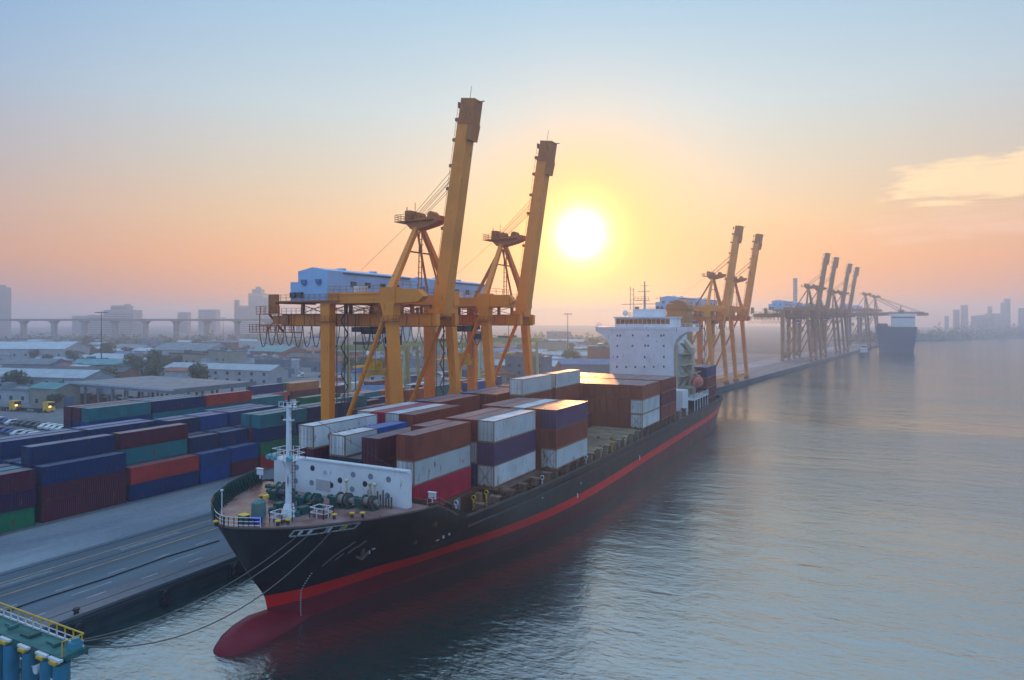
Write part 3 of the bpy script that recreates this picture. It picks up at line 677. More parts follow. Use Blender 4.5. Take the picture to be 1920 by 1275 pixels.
# breakwater wall with lightening holes
bwx0, bwx1 = -60.6, -42.7
mb = MB(); mb.add([(bwx0, 57.0, 11.0), (bwx1 + .3, 57.0, 11.0), (bwx1, 57.35, 14.7), (bwx0, 57.35, 14.7), (bwx0, 57.5, 11.0), (bwx1 + .3, 57.5, 11.0), (bwx1, 57.85, 14.7), (bwx0, 57.85, 14.7)],
       [(0, 1, 2, 3), (5, 4, 7, 6), (3, 2, 6, 7), (1, 5, 6, 2), (4, 0, 3, 7)])
for i in range(8): mb.beam((bwx0 + .4 + i * 2.45, 58.2, 11.0), (bwx0 + .4 + i * 2.45, 57.75, 14.6), .12, .7, .12, .2)
mb.beam((bwx0, 57.6, 14.78), (bwx1, 57.6, 14.78), .75, .16); mb.beam((bwx1 + .22, 57.26, 11.1), (bwx1, 57.6, 14.7), .35, .5)
mb.box(bwx0 - .3, bwx0 + 1.9, 56.4, 57.6, 11.0, 14.74)
bk = part('breakwater', mb, WHITE, SH, None, True)
HG = paint('hole_grey', (.22, .27, .33), .6, .3)
for i, (x, z, dark) in enumerate([(-58.2, 13.7, 0), (-55.8, 13.85, 1), (-49.9, 13.75, 0), (-47.5, 13.8, 0), (-45.1, 13.75, 0), (-58.2, 12.2, 0), (-55.8, 12.25, 0), (-51.7, 12.95, 1), (-48.2, 12.95, 1), (-52.9, 12.3, 1), (-49.9, 12.2, 0), (-47.5, 12.15, 0), (-45.1, 12.1, 0)]):
    yy = 57.0 + (z - 11) * .095; h = MB(); h.cone((x, yy - .03, z), (x, yy + .05, z), .27, .27, 14); h.tube([(x + .29 * math.cos(a * math.pi / 7), yy - .03, z + .29 * math.sin(a * math.pi / 7)) for a in range(15)], .035, 5)
    part('lightening_hole', h, BLACK if dark else HG, bk, 40, True)
# faint painted notice on the breakwater
def text_mesh(name, body, size, mat, parent, loc, rot, ext=.004):
    cu = bpy.data.curves.new(name, 'FONT'); cu.body = body; cu.size = size; cu.extrude = ext
    o = bpy.data.objects.new(name, cu); COL.objects.link(o); dg = bpy.context.evaluated_depsgraph_get(); dg.update()
    me = bpy.data.meshes.new_from_object(o.evaluated_get(dg)); bpy.data.objects.remove(o); me.materials.clear(); me.materials.append(mat)
    o = bpy.data.objects.new(name, me); COL.objects.link(o); o.parent = parent
    p = Vector(loc)
    q = parent
    while q: p -= Vector(q.location); q = q.parent
    o.location = p; o.rotation_euler = rot; return o
part('notice_panel', MB().box(-55.1, -53.0, 57.04, 57.1, 11.5, 12.75), paint('panel_grey', (.52, .50, .50), .6, .3), bk, None, True)
text_mesh('lettering', 'LR', .55, paint('faded_ink', (.36, .38, .42), .7, .3), bk, (-54.2, 57.16, 13.35), (R(85), 0, 0))
# foremast
mast = part('foremast', MB().cone((-51, 49.1, 11.2), (-51, 49.1, 12.4), .85, .42, 20).cone((-51, 49.1, 12.3), (-51, 49.1, 22.2), .34, .22, 20), WHITEC, SH, 40, True)
mb = MB(); mb.rail([(-52.2, 48.1, 16.9), (-49.8, 48.1, 16.9), (-49.8, 50.1, 16.9), (-52.2, 50.1, 16.9), (-52.2, 48.1, 16.9)], 1.0, .03, .8, 2); mb.box(-52.25, -49.75, 48.05, 50.15, 16.78, 16.9)
mb.beam((-52.0, 49.1, 16.8), (-51.2, 49.1, 15.4), .1, .1); mb.beam((-50.0, 49.1, 16.8), (-50.8, 49.1, 15.4), .1, .1)
part('mast_platform', mb, WHITEC, mast, None, True)
mb = MB()
for x, c in ((-52.3, 0), (-49.6, 0), (-51.7, 1)): mb.cone((x, 48.0, 17.2), (x, 47.6, 17.15), .22, .26, 10); mb.box(x - .08, x + .08, 48.0, 48.2, 16.9, 17.4)
part('floodlight', mb, paint('lamp_cyan', (.15, .45, .5), .3, .2), mast, 40, True)
mb = MB()
for xx in (-50.45, -50.05): mb.beam((xx, 49.0, 11.3), (xx, 49.0, 21.9), .05, .05)
z = 11.6
while z < 21.8: mb.beam((-50.45, 49, z), (-50.05, 49, z), .04, .04); z += .33
for z in (13.5, 15.5, 17.6, 19.5, 21.3): mb.beam((-50.8, 49.1, z), (-50.2, 49.0, z), .05, .05)
part('ladder', mb, STEEL, mast, None, True)
mb = MB()
for z, w in ((21.9, .9), (20.6, .6)): mb.box(-51 - w, -51 + w, 48.9, 49.3, z, z + .1)
mb.rail([(-51.9, 48.7, 21.95), (-50.1, 48.7, 21.95), (-50.1, 49.5, 21.95), (-51.9, 49.5, 21.95)], .5, .025, .6, 1)
part('crosstree', mb, WHITEC, mast, None, True)
mb = MB(); mb.cone((-51, 49.1, 22.2), (-51, 49.1, 23.1), .13, .1, 10); mb.cone((-51.5, 49.1, 22.0), (-51.5, 49.1, 22.5), .12, .12, 8); mb.cone((-51.8, 49.0, 20.7), (-51.8, 49.0, 21.1), .12, .12, 8)
part('navigation_light', mb, BLACK, mast, 40, True)
part('forestay', MB().tube([(-51, 49.1, 22.3), (-57.5, 57.5, 14.9)], .02, 4).tube([(-51, 49.1, 22.3), (-44.5, 57.5, 14.9)], .02, 4), STEEL, mast, None, True)
# windlasses and mooring winches
def winch(x, y, z, L_, rdrum, mdrum, rot=0.0, big=False):
    w = part('mooring_winch', MB().box(-L_ / 2 - .3, L_ / 2 + .3, -.7, .7, 0, .28), DGREEN, SH); w.location = (x - XC, y - 42, z); w.rotation_euler.z = rot; w.scale = (.8, .8, .8)
    m = MB(); m.cone((-L_ / 2, 0, 1.1), (L_ / 2, 0, 1.1), rdrum, rdrum, 18); part('drum', m, mdrum, w, 40)
    for q in (-L_ / 2, L_ / 2, L_ * .18):
        m = MB(); m.cone((q - .06, 0, 1.1), (q + .06, 0, 1.1), rdrum + .3, rdrum + .3, 22); m.box(q - .09, q + .09, -.45, .45, .1, 1.1); part('flange', m, DGREEN if big else mdrum_f, w, 40)
    m = MB(); m.box(-L_ / 2 - 1.3, -L_ / 2 - .25, -.5, .5, .2, 1.35); m.cone((-L_ / 2 - 1.3, 0, 1.2), (-L_ / 2 - 1.9, 0, 1.2), .34, .3, 12); part('gearbox', m, DGREEN, w, 40)
    m = MB(); m.cone((L_ / 2 + .1, 0, 1.1), (L_ / 2 + .7, 0, 1.1), .28, .42, 14); part('warping_head', m, mdrum, w, 40)
    return w
mdrum_f = paint('flange_rust', (.10, .085, .075), .6, .4, rust=.4)
ROPED = paint('rope_drum', (.26, .26, .25), .85, .4, scale=6, streak=1)
winch(-55.9, 53.3, 11.05, 2.0, .5, STEEL, .15, True); winch(-51.3, 52.6, 11.05, 1.6, .62, DGREEN, .1, True)
winch(-48.5, 54.3, 11.05, 1.5, .62, ROPED, .05); winch(-45.7, 54.9, 11.05, 1.5, .5, ROPED, 0)
winch(-58.0, 54.9, 11.05, 1.2, .5, ROPED, .3)
# chain stoppers + anchor chain
for x in (-53.6, -50.4):
    m = MB(); m.box(x - .4, x + .4, 49.9, 50.9, 11.1, 11.9); m.cone((x, 49.5, 11.1), (x, 49.5, 11.6), .5, .4, 14); part('chain_stopper', m, DGREEN, SH, 40, True)
    m = MB()
    for i in range(9):
        t = i / 8; c_ = Vector((x, 49.6, 11.5)).lerp(Vector((x - .2, 52.4, 12.2)), t); m.cbox(c_, (.26 if i % 2 else .1, .4, .1 if i % 2 else .26))
    part('anchor_chain', m, mdrum_f, SH, None, True)
# deck fittings
for i, (x, y) in enumerate([(-49.4, 46.2), (-48.9, 47.0), (-46.4, 50.5), (-45.2, 51.7), (-44.4, 52.3), (-53.9, 43.0), (-56.2, 49.6), (-58.4, 52.3)]):
    b = part('bollard', MB().cone((0, 0, 0), (0, 0, .42), .15, .15, 12), BLACK, SH, 40); b.location = (x - XC, y - 42, zdeck(y) - .12)
    part('bollard_cap', MB().cone((0, 0, .40), (0, 0, .5), .27, .27, 14), YEL, b, 40)
    if i in (0, 1, 2, 3): pass
v = part('vent_trunk', MB().cone((-53.5, 47.6, 11.1), (-53.5, 47.6, 12.6), .72, .66, 16).cone((-53.5, 47.6, 12.6), (-53.5, 47.6, 12.9), .66, .3, 16), paint('vent_green', (.12, .24, .22), .5, .4), SH, 40, True)
part('vent_cap', MB().cone((-53.3, 48.3, 12.9), (-53.3, 48.3, 13.15), .32, .32, 14), YEL, v, 40, True)
c = part('deck_locker', MB().box(-53.2, -52.4, 44.9, 45.6, 11.15, 12.0), DGREEN, SH, None, True); part('locker_lid', MB().box(-53.25, -52.35, 44.85, 45.65, 12.0, 12.08), YEL, c, None, True)
part('blue_locker', MB().box(-52.3, -51.4, 45.5, 46.2, 11.15, 11.7).box(-52.35, -51.35, 45.45, 46.25, 11.7, 11.76), paint('locker_blue', (.01, .03, .35), .4, .2), SH, None, True)
for x, y, w in ((-50.2, 47.2, 1.6), (-48.0, 50.3, 1.8)):
    m = MB(); m.rail([(x - w / 2, y - .5, 11.15), (x + w / 2, y - .5, 11.15), (x + w / 2, y + .8, 11.15), (x - w / 2, y + .8, 11.15), (x - w / 2, y - .5, 11.15)], 1.0, .035, .8, 2); hr = part('hatch_railing', m, WHITE, SH, None, True)
    part('access_hatch', MB().box(x - w / 2 + .2, x + w / 2 - .2, y - .3, y + .6, 11.1, 11.55), DECKR, SH, None, True)
for k in range(5):
    a0 = random.uniform(0, 6); m = MB(); m.tube([(-54 + k * .35 + 1.1 * math.cos(a0 + i * .3) * (1 - i * .01), 50.6 + .9 * math.sin(a0 + i * .3), 11.2) for i in range(22)], .05, 5)
    part('rope_coil', m, ROPED, SH, 60, True)
part('jackstaff', MB().tube([(-53.6, 43.4, 11.2), (-53.6, 43.4, 14.6)], .05, 6).box(-53.7, -53.5, 43.3, 43.5, 14.6, 14.75), WHITEC, SH, None, True)
for (x, y, z) in ((-62.3, 55.6, 12.5), (-41.6, 60.2, 11.2)):
    part('deck_light_box', MB().box(x - .45, x + .45, y - .06, y + .1, z + .25, z + .95).box(x - .5, x + .5, y - .2, y + .2, z + .95, z + 1.0).box(x - .06, x + .06, y, y + .1, z - .2, z + .25), WHITEC, SH, None, True)
m = MB()
for i in range(7): m.cone((-43.9 - .36 * i, 56.2, 11.1), (-43.9 - .36 * i, 56.2, 11.1 + random.uniform(.7, 1.9)), .09, .09, 8)
part('vent_pipe', m, mdrum_f, SH, 40, True)
for x in (-46.8, -46.2, -50.0):
    m = MB(); m.cone((x, 56.3, 11.1), (x, 56.3, 13.2), .13, .13, 8); m.ellipsoid((x, 56.3, 13.3), (.25, .25, .22), 10, 6); part('mushroom_vent', m, CREAM, SH, 40, True)
# fairlead opening in the river-side bow plating
m = MB(); m2 = MB()
def on_hull(y, z, out=.0): return (XC + hbr(y, z) + out, y, z)
ys = [46.4 + i * .6 for i in range(9)]
for a, b in zip(ys[:-1], ys[1:]):
    for zz in (10.35, 11.0): m.beam(on_hull(a, zz, .03), on_hull(b, zz, .03), .12, .12)
for y in ys[::2]: m.beam(on_hull(y, 10.35, .05), on_hull(y, 11.0, .05), .14, .14)
fl = part('fairlead_frame', m, paint('fairlead_pale', (.42, .42, .40), .6, .5, rust=.4), SH, None, True)
for a in (46.9, 47.5, 49.0, 50.2):
    m2 = MB(); m2.cone(on_hull(a, 10.45, .1), on_hull(a, 10.9, .1), .13, .13, 10); part('roller', m2, YEL if a == 50.2 else WHITE, fl, 40, True)
# draught marks, bulb mark and scuffs on the bow
MARK = paint('mark_white', (.62, .64, .64), .6, .3)
m = MB()
for i in range(18):
    z = 5.3 - i * .28
    p = on_hull(50.6 + (.5 * (i - 7) * .12 if i > 7 else 0), z, .05); m.cbox(p, (.05, .16, .09))
part('draught_marks', m, MARK, SH, None, True)
m = MB()
for (y, z, dy, dz) in ((55.2, 6.2, .9, .16), (55.6, 6.5, .18, .5), (55.9, 6.75, .5, .12), (64.5, 6.0, .35, .35), (65.2, 6.2, .3, .3), (64.0, 5.7, .5, .12), (96, 3.9, .25, .7), (97, 5.6, .25, .3), (126, 4.3, .3, .9)):
    p = on_hull(y, z, .04); part('hull_marking', MB().cbox(p, (.1, dy, dz)), MARK, SH, None, True)
m = MB()
for i, (y, z) in enumerate(((51.5, 6.6), (51.9, 7.2), (52.3, 7.8), (52.2, 6.4), (53.0, 7.0), (53.5, 7.6), (51.2, 6.0))):
    a = on_hull(y, z, .03); b = on_hull(y + .35, z + .7, .035); m.beam(a, b, .05, .22)
part('scuff', m, paint('scuff_grey', (.12, .10, .10), .7, .3), SH, None, True)
RUN = paint('rust_run', (.10, .045, .025), .7, .5, streak=1)
rr_ = random.Random(12)
for i in range(26):
    y = rr_.uniform(52, 200); z1 = zdeck(y) - rr_.uniform(.3, 1.4); z0 = z1 - rr_.uniform(.5, 2.2); w_ = rr_.uniform(.03, .09)
    a = on_hull(y, z1, .015); b = on_hull(y, z0, .015)
    part('rust_streak', MB().add([(a[0], y - w_, z1), (a[0], y + w_, z1), (b[0], y + w_ * .3, z0), (b[0], y - w_ * .3, z0)], [(0, 1, 2, 3)]), RUN, SH, None, True)
p = on_hull(54.6, 7.0, .12)
part('anchor', MB().beam((p[0], 54.6, 8.1), (p[0] - .35, 54.6, 6.0), .28, .28).beam((p[0] - .3, 53.7, 6.5), (p[0] - .35, 54.6, 6.0), .3, .22).beam((p[0] - .3, 55.5, 6.5), (p[0] - .35, 54.6, 6.0), .3, .22), mdrum_f, SH, None, True)
# coaming, pedestals, hatch covers
part('hatch_coaming', MB().box(-60.5, -45.2, 61.6, 76, 6.1, 8.72).box(-63.5, -42.6, 76, 157.5, 6.1, 8.72).box(-64.5, -42.2, 187.5, 203, 6.1, 8.72), DECKB, SH, None, True)
for y0 in (62.0, 75.7, 89.4, 130.6, 144.3, 189):
    HC2 = MB().box(-65.2, -41.4 if y0 > 70 else -44.5, y0 - .4, y0 + 12.6, 8.72, 9.02); part('hatch_cover', HC2, DECKB, SH, None, True)
for k, (x0, x1) in enumerate(((-49.2, -41.0), (-57.2, -49.3), (-65.2, -57.3))):
    for y0 in (102.9, 109.4, 116.6, 123.1):
        h = MB(); h.box(x0, x1, y0, y0 + 6.2, 8.72, 9.02)
        if k == 0:
            for i in range(9): h.box(x0 + .2, x1 - .2, y0 + .3 + i * .66, y0 + .55 + i * .66, 9.02, 9.14)
            for yy in (y0 + .1, y0 + 5.9): h.box(x0, x1, yy, yy + .12, 9.02, 9.2)
        part('hatch_cover', h, HATCH, SH, None, True)
ped = MB(); pn = [69, 72.6, 76.3, 80, 83.7, 87.4, 90.2, 94, 97.6, 101.2, 103.9, 107.6, 111.3, 115, 117.6, 121.3, 125, 128.7, 131.2, 135, 138.7, 142.4, 145, 148.7, 152.4, 156, 160, 166, 189.2, 192, 195, 198, 201]
PEDM = paint('pedestal_brown', (.22, .13, .095), .6, .6, rust=.4)
for x, y, mt in ((-43.4, 75.9, CONC), (-44.9, 75.9, DECKB), (-46.0, 75.7, CONC), (-44.6, 69.6, CONC), (-43.6, 73.2, PEDM), (-44.2, 64.5, DECKB)):
    part('deck_post', MB().box(x - .35, x + .35, y - .4, y + .4, 6.1, 8.98), mt, SH, None, True)
for y in pn:
    q = MB(); q.box(-41.3, -40.5, y - .35, y + .35, zdeck(y) - .3 if y < 86 else 6.1, 9.0); q.box(-41.6, -40.2, y - .45, y + .45, 8.85, 9.04); q.beam((-41.3, y, 7.3), (-41.9, y, 8.6), .1, .1)
    part('lashing_pedestal', q, HATCH if 100 < y < 130 else PEDM, SH, None, True)
for y0 in (75.2, 88.9, 102.5, 116.2, 130.0, 143.7, 157.0):
    q = MB()
    for x in (-41.6, -44.1, -46.6, -49.1): q.box(x - .12, x + .12, y0 - .35, y0 + .35, 8.9, 9.5)
    q.box(-65, -40.4, y0 - .3, y0 + .3, 9.0, 9.08)
    part('lashing_bridge', q, DECKB, SH, None, True)
rail_m = MB(); rail_m.rail([(-39.75, y, zdeck(y)) for y in (66, 80, 95, 110, 125, 140, 155, 170)], .95, .025, 2.2, 2)
part('railing', rail_m, DECKB, SH, None, True)
for (x, y, cw) in ((-42.9, 73.9, YEL), (-43.0, 71.0, YEL), (-43.6, 68.0, WHITE), (-40.2, 84.5, WHITEC), (-40.1, 100.2, WHITEC), (-40.3, 107.5, CREAM), (-40.3, 113, YEL), (-40.3, 120, CREAM)):
    q = MB(); q.cone((x, y, 6.1), (x, y, 8.7), .12, .12, 8); q.tube([(x + .28 * math.cos(a * .7), y, 8.95 + .28 * math.sin(a * .7)) for a in range(10)], .07, 6)
    part('lifebuoy_post', q, cw, SH, 40, True)
# lashing rods crossing the end doors
for xx, yy, hh_ in ((-44.04, 75.55, 2.8), (-41.54, 89.25, 2.8), (-41.54, 130.4, 2.8)):
    q = MB(); q.tube([(xx - 1.1, yy, 9.1), (xx + 1.1, yy, 9.1 + hh_)], .03, 5); q.tube([(xx + 1.1, yy - .06, 9.1), (xx - 1.1, yy - .06, 9.1 + hh_)], .03, 5)
    part('lashing_rods', q, STEEL, SH, None, True)
# superstructure
dk = MB(); dk.box(-62.0, -45.0, 172, 186, 7.4, 28.0)
house = part('deckhouse', dk, WHITEC, SH, None, True)
m = MB(); m.ext([(-66.0, 28.7), (-66.0, 27.6), (-64.2, 26.7), (-62.6, 25.0), (-62.0, 23.4), (-62.0, 28.0), (-45.0, 28.0), (-45.0, 23.2), (-44.6, 25.0), (-43.4, 26.5), (-41.6, 27.5), (-39.6, 27.7), (-39.6, 28.7)], 'y', 171.9, 176.5)
part('bridge_wing', m, WHITEC, SH, None, True)
m = MB(); m.rail([(-65.9, 176.3, 28.7), (-65.9, 172, 28.7)], 1.0, .04, 1.0, 2); m.rail([(-43, 172, 28.7), (-39.7, 172, 28.7), (-39.7, 176.3, 28.7)], 1.0, .04, 1.0, 2); part('railing', m, WHITEC, SH, None, True)
wh = part('wheelhouse', MB().box(-61.0, -46.2, 173.2, 184, 28.7, 31.0).box(-61.3, -45.9, 172.8, 184.4, 31.0, 31.35).box(-57, -50, 176, 183, 31.35, 33.4), WHITEC, SH, None, True)
SUNGL = paint('wheelhouse_glass_reflection', (.30, .12, .05), .15, .1, spec=.9)  # orange reflection painted into the glass colour
for i in range(12): part('wheelhouse_window', MB().box(-60.6 + i * 1.2, -59.55 + i * 1.2, 173.13, 173.19, 29.5, 30.7), SUNGL, wh, None, True)
for x, z in [(-59.9, 26.4), (-59.1, 26.4), (-55.7, 26.5), (-51.6, 26.5), (-48.2, 26.5), (-47.5, 26.6), (-59.9, 23.7), (-55.8, 23.8), (-52.4, 23.9), (-51.6, 23.9), (-47.5, 23.9), (-59.9, 20.8), (-52.5, 20.9), (-47.5, 21.1),
             (-60, 18.2), (-57.5, 18.2), (-55, 18.3), (-52.6, 18.4), (-50.1, 18.5), (-47.5, 18.6), (-51.7, 15.2), (-50.1, 15.3), (-46.8, 15.4)]:
    w = part('window', MB().box(x - .2, x + .2, 171.95, 172.02, z - .26, z + .26), GLASS, house, None, True)
    part('window_frame', MB().box(x - .27, x - .2, 171.93, 172.0, z - .33, z + .33).box(x + .2, x + .27, 171.93, 172.0, z - .33, z + .33).box(x - .2, x + .2, 171.93, 172.0, z + .26, z + .33).box(x - .2, x + .2, 171.93, 172.0, z - .33, z - .26), WHITE, w, None, True)
# open decks on the river side of the house
for i, z in enumerate((10.6, 13.4, 16.2, 19.0, 21.8)):
    m = MB(); m.box(-44.98, -42.6 + (0 if z > 14 else 2.0), 173.5, 186, z - .12, z); m.rail([(-42.7 + (0 if z > 14 else 2.0), 173.6, z), (-42.7 + (0 if z > 14 else 2.0), 186, z)], 1.0, .035, 1.5, 2)
    part('open_deck', m, CREAM, SH, None, True)
    m = MB(); a = Vector((-43.7, 175 if i % 2 else 183, z)); b = Vector((-43.7, 183 if i % 2 else 175, z + 2.7)); m.beam(a, b, .9, .12); part('stairway', m, CREAM, SH, None, True)
part('side_casing', MB().ext([(-45.0, 10.5), (-44.2, 10.5), (-44.2, 24.0), (-45.0, 25.2)], 'y', 172.3, 173.4), CREAM, SH, None, True)
part('side_casing', MB().ext([(-45.0, 10.5), (-43.0, 10.5), (-43.0, 23.0), (-45.0, 25.5)], 'y', 183, 186), CREAM, SH, None, True)
part('boat_deck', MB().box(-43, -39.6, 171.5, 188, 10.4, 10.62).box(-44.9, -41.3, 166.5, 171.9, 6.1, 13.2), WHITEC, SH, None, True)
m = MB(); m.rail([(-42.9, 171.6, 10.62), (-39.7, 171.6, 10.62), (-39.7, 187.9, 10.62)], 1.1, .05, 1.2, 2)
for y in (172.5, 175.5, 178.5, 181.5, 184.5, 187.5): m.beam((-39.8, y, 7.7), (-39.8, y, 10.4), .18, .18)
part('railing', m, WHITEC, SH, None, True)
lb = part('lifeboat', MB().ellipsoid((-41.0, 180.5, 14.3), (1.35, 3.9, 1.45), 16, 14), LIFE, SH, 60, True)
part('lifeboat_cabin', MB().ellipsoid((-41.0, 181.2, 15.3), (.9, 1.6, .9), 12, 8), LIFE, lb, 60, True)
for y in (177.3, 183.7):
    m = MB(); m.beam((-42.4, y, 10.6), (-41.9, y, 16.6), .3, .35); m.beam((-41.9, y, 16.6), (-40.8, y, 16.9), .3, .3); part('davit', m, CREAM, SH, None, True)
fn = part('funnel', MB().box(-51.5, -45.8, 189.5, 196, 9, 33.4), BUFF, SH, None, True)
part('funnel_top', MB().ext([(-51.8, 33.4), (-45.5, 33.4), (-45.7, 34.6), (-46.6, 35.6), (-48.6, 36.1), (-50.6, 35.6), (-51.6, 34.6)], 'y', 189.3, 196.2), BUFF, fn, None, True)
rm = part('radar_mast', MB().beam((-54.5, 178.5, 33.3), (-54.5, 178.5, 41.0), .55, .55, .25, .25), CREAM, SH, None, True)
m = MB(); m.beam((-61, 178.5, 34.8), (-47, 178.5, 34.8), .14, .18); m.beam((-58.5, 178.5, 33.3), (-58.5, 178.5, 39.6), .16, .16); m.beam((-57.6, 178.5, 33.3), (-57.6, 178.5, 39.2), .16, .16)
for z in (36, 37.4, 38.8): m.beam((-58.5, 178.5, z), (-57.6, 178.5, z), .1, .1)
m.beam((-50.3, 178.5, 31.3), (-50.3, 178.5, 37.0), .12, .12); m.beam((-51.6, 178.5, 36.3), (-49.0, 178.5, 36.3), .25, .12); m.beam((-56.3, 178.5, 38.2), (-53.0, 178.5, 38.2), .3, .16); m.beam((-55.8, 178.5, 39.7), (-53.4, 178.5, 39.7), .12, .12)
m.box(-57, -53.2, 177.6, 179.4, 35.7, 35.82)
part('radar_scanner', m, CREAM, rm, None, True)
part('mast_ladder', MB().rail([(-57.0, 177.6, 35.8), (-53.2, 177.6, 35.8)], .9, .03, .9, 2), STEEL, rm, None, True)
part('satellite_dome', MB().ellipsoid((-59.8, 178.2, 32.4), (.75, .75, .8), 14, 10), WHITEC, SH, 60, True)
part('stern_house', MB().box(-60, -46, 203.5, 207, 7.5, 10.2), WHITE, SH, None, True)
# red logo and lettering on the white reefer container at the port bow corner
REDT = paint('faded_red', (.42, .10, .13), .6, .4)
top_b = [o for o in COL.objects if o.get('label', '').startswith('white container, top tier, ninth row') and 'first bay' in o['label'] and 'ship' in o['label']][0]
part('logo_disc', MB().cone((1.215, 2.9, 1.1), (1.232, 2.9, 1.1), .42, .42, 20), REDT, top_b)
for i in range(14):
    if i == 6: continue
    m = MB(); y = 3.8 + i * .5; m.box(1.213, 1.23, y, y + .1, .9, 1.45)
    if i % 2: m.box(1.213, 1.23, y + .1, y + .36, 1.33, 1.45)
    if i % 3: m.box(1.213, 1.23, y + .1, y + .36, .9, 1.02)
    if i % 3 != 1: m.box(1.213, 1.23, y + .3, y + .4, .9, 1.33)
    part('painted_letter', m, REDT, top_b)

# mooring ropes
def rope(a, b, sag, label):
    a = Vector(a); b = Vector(b); n = 24; pts = []
    for i in range(n + 1):
        t = i / n; p = a.lerp(b, t); p.z -= sag * 4 * t * (1 - t); pts.append(p - a)
    return solo('mooring_rope', MB().tube(pts, .055, 6), ROPE, a, label, 'rope', None, 60)
rope(on_hull(46.9, 10.5, .12), (-56.4, 31.6, 4.9), 1.6, 'upper mooring rope from the bow fairlead to the dolphin')
rope(on_hull(47.6, 10.5, .12), (-56.2, 31.8, 4.8), 1.9, 'middle mooring rope from the bow fairlead to the dolphin')
rope(on_hull(49.3, 10.5, .12), (-55.7, 32.2, 4.4), 3.2, 'lowest mooring rope from the bow over the water to the dolphin')

# ------------------------------------------------------------------ mooring dolphin, bottom left
D = empty('mooring_dolphin', (-65, 31.3, 0), 0, 'green platform on blue steel piles with a yellow handrail at the river edge', 'pier')
m = MB(); m.box(-12, 9.4, -1.0, .95, 3.9, 4.35); m.box(-12, 9.45, -1.08, -1.0, 3.75, 4.4); m.box(-12, 9.45, .95, 1.03, 3.75, 4.4)
part('platform', m, GRN2, D)
for x in (-10.9, -8.3, -5.7, -3.1, -.45, 1.8, 4.6, 7.2, 9.0):
    q = MB(); q.cone((x, -.75, -1.5), (x, -.75, 3.75), .6, .6, 18); p = part('pile', q, TEALP, D, 40)
    part('pile_cap', MB().box(x - .45, x + .4, -1.5, -.7, 3.9, 4.12), YEL, p); part('cap_plate', MB().box(x - .8, x + .7, -1.35, -1.02, 4.12, 4.3), WHITE, p)
m = MB()
for i in range(19):
    x = -12 + i * 1.17; m.beam((x, .75, 4.95), (x, .75, 5.5), .09, .09)
m.beam((-12, .75, 5.5), (9.3, .75, 5.5), .09, .09); m.beam((9.3, .75, 5.5), (9.3, -.9, 5.5), .07, .07); m.beam((9.3, -.9, 4.35), (9.3, -.9, 5.5), .07, .07)
part('handrail', m, YEL, D)
m = MB()
for i in range(19):
    x = -12 + i * 1.17; m.beam((x, .75, 4.35), (x, .75, 4.95), .1, .1)
m.beam((-12, .75, 4.5), (9.3, .75, 4.5), .1, .12); m.beam((-12, .75, 4.95), (9.3, .75, 4.95), .05, .05)
part('handrail_foot', m, WHITE, D)
for i in range(6):
    x = -10 + i * 3.3; part('pipe_clamp', MB().cbox((x, random.uniform(-.4, .2), 4.45), (1.4, .18, .18)).cbox((x + .6, 0, 4.5), (.3, .8, .25)), GRN2 if i % 2 else DGREEN, D)
part('mooring_hook', MB().box(8.4, 9.2, 0, .8, 4.35, 4.9).cone((8.8, .4, 4.9), (8.8, .4, 5.2), .3, .3, 10), paint('hook_blue', (.06, .30, .40), .5, .3), D)
part('valve', MB().cone((6.1, -1.2, 2.7), (6.1, -.6, 2.7), .35, .35, 12).tube([(3.4, -.9, 2.9), (8.4, -.9, 2.2)], .07, 6), WHITE, D, 40)
m = MB(); 
for z in (1.4, 2.9): m.beam((-12, -.2, z), (9, -.2, z), .25, .25)
part('bracing', m, STEEL, D)

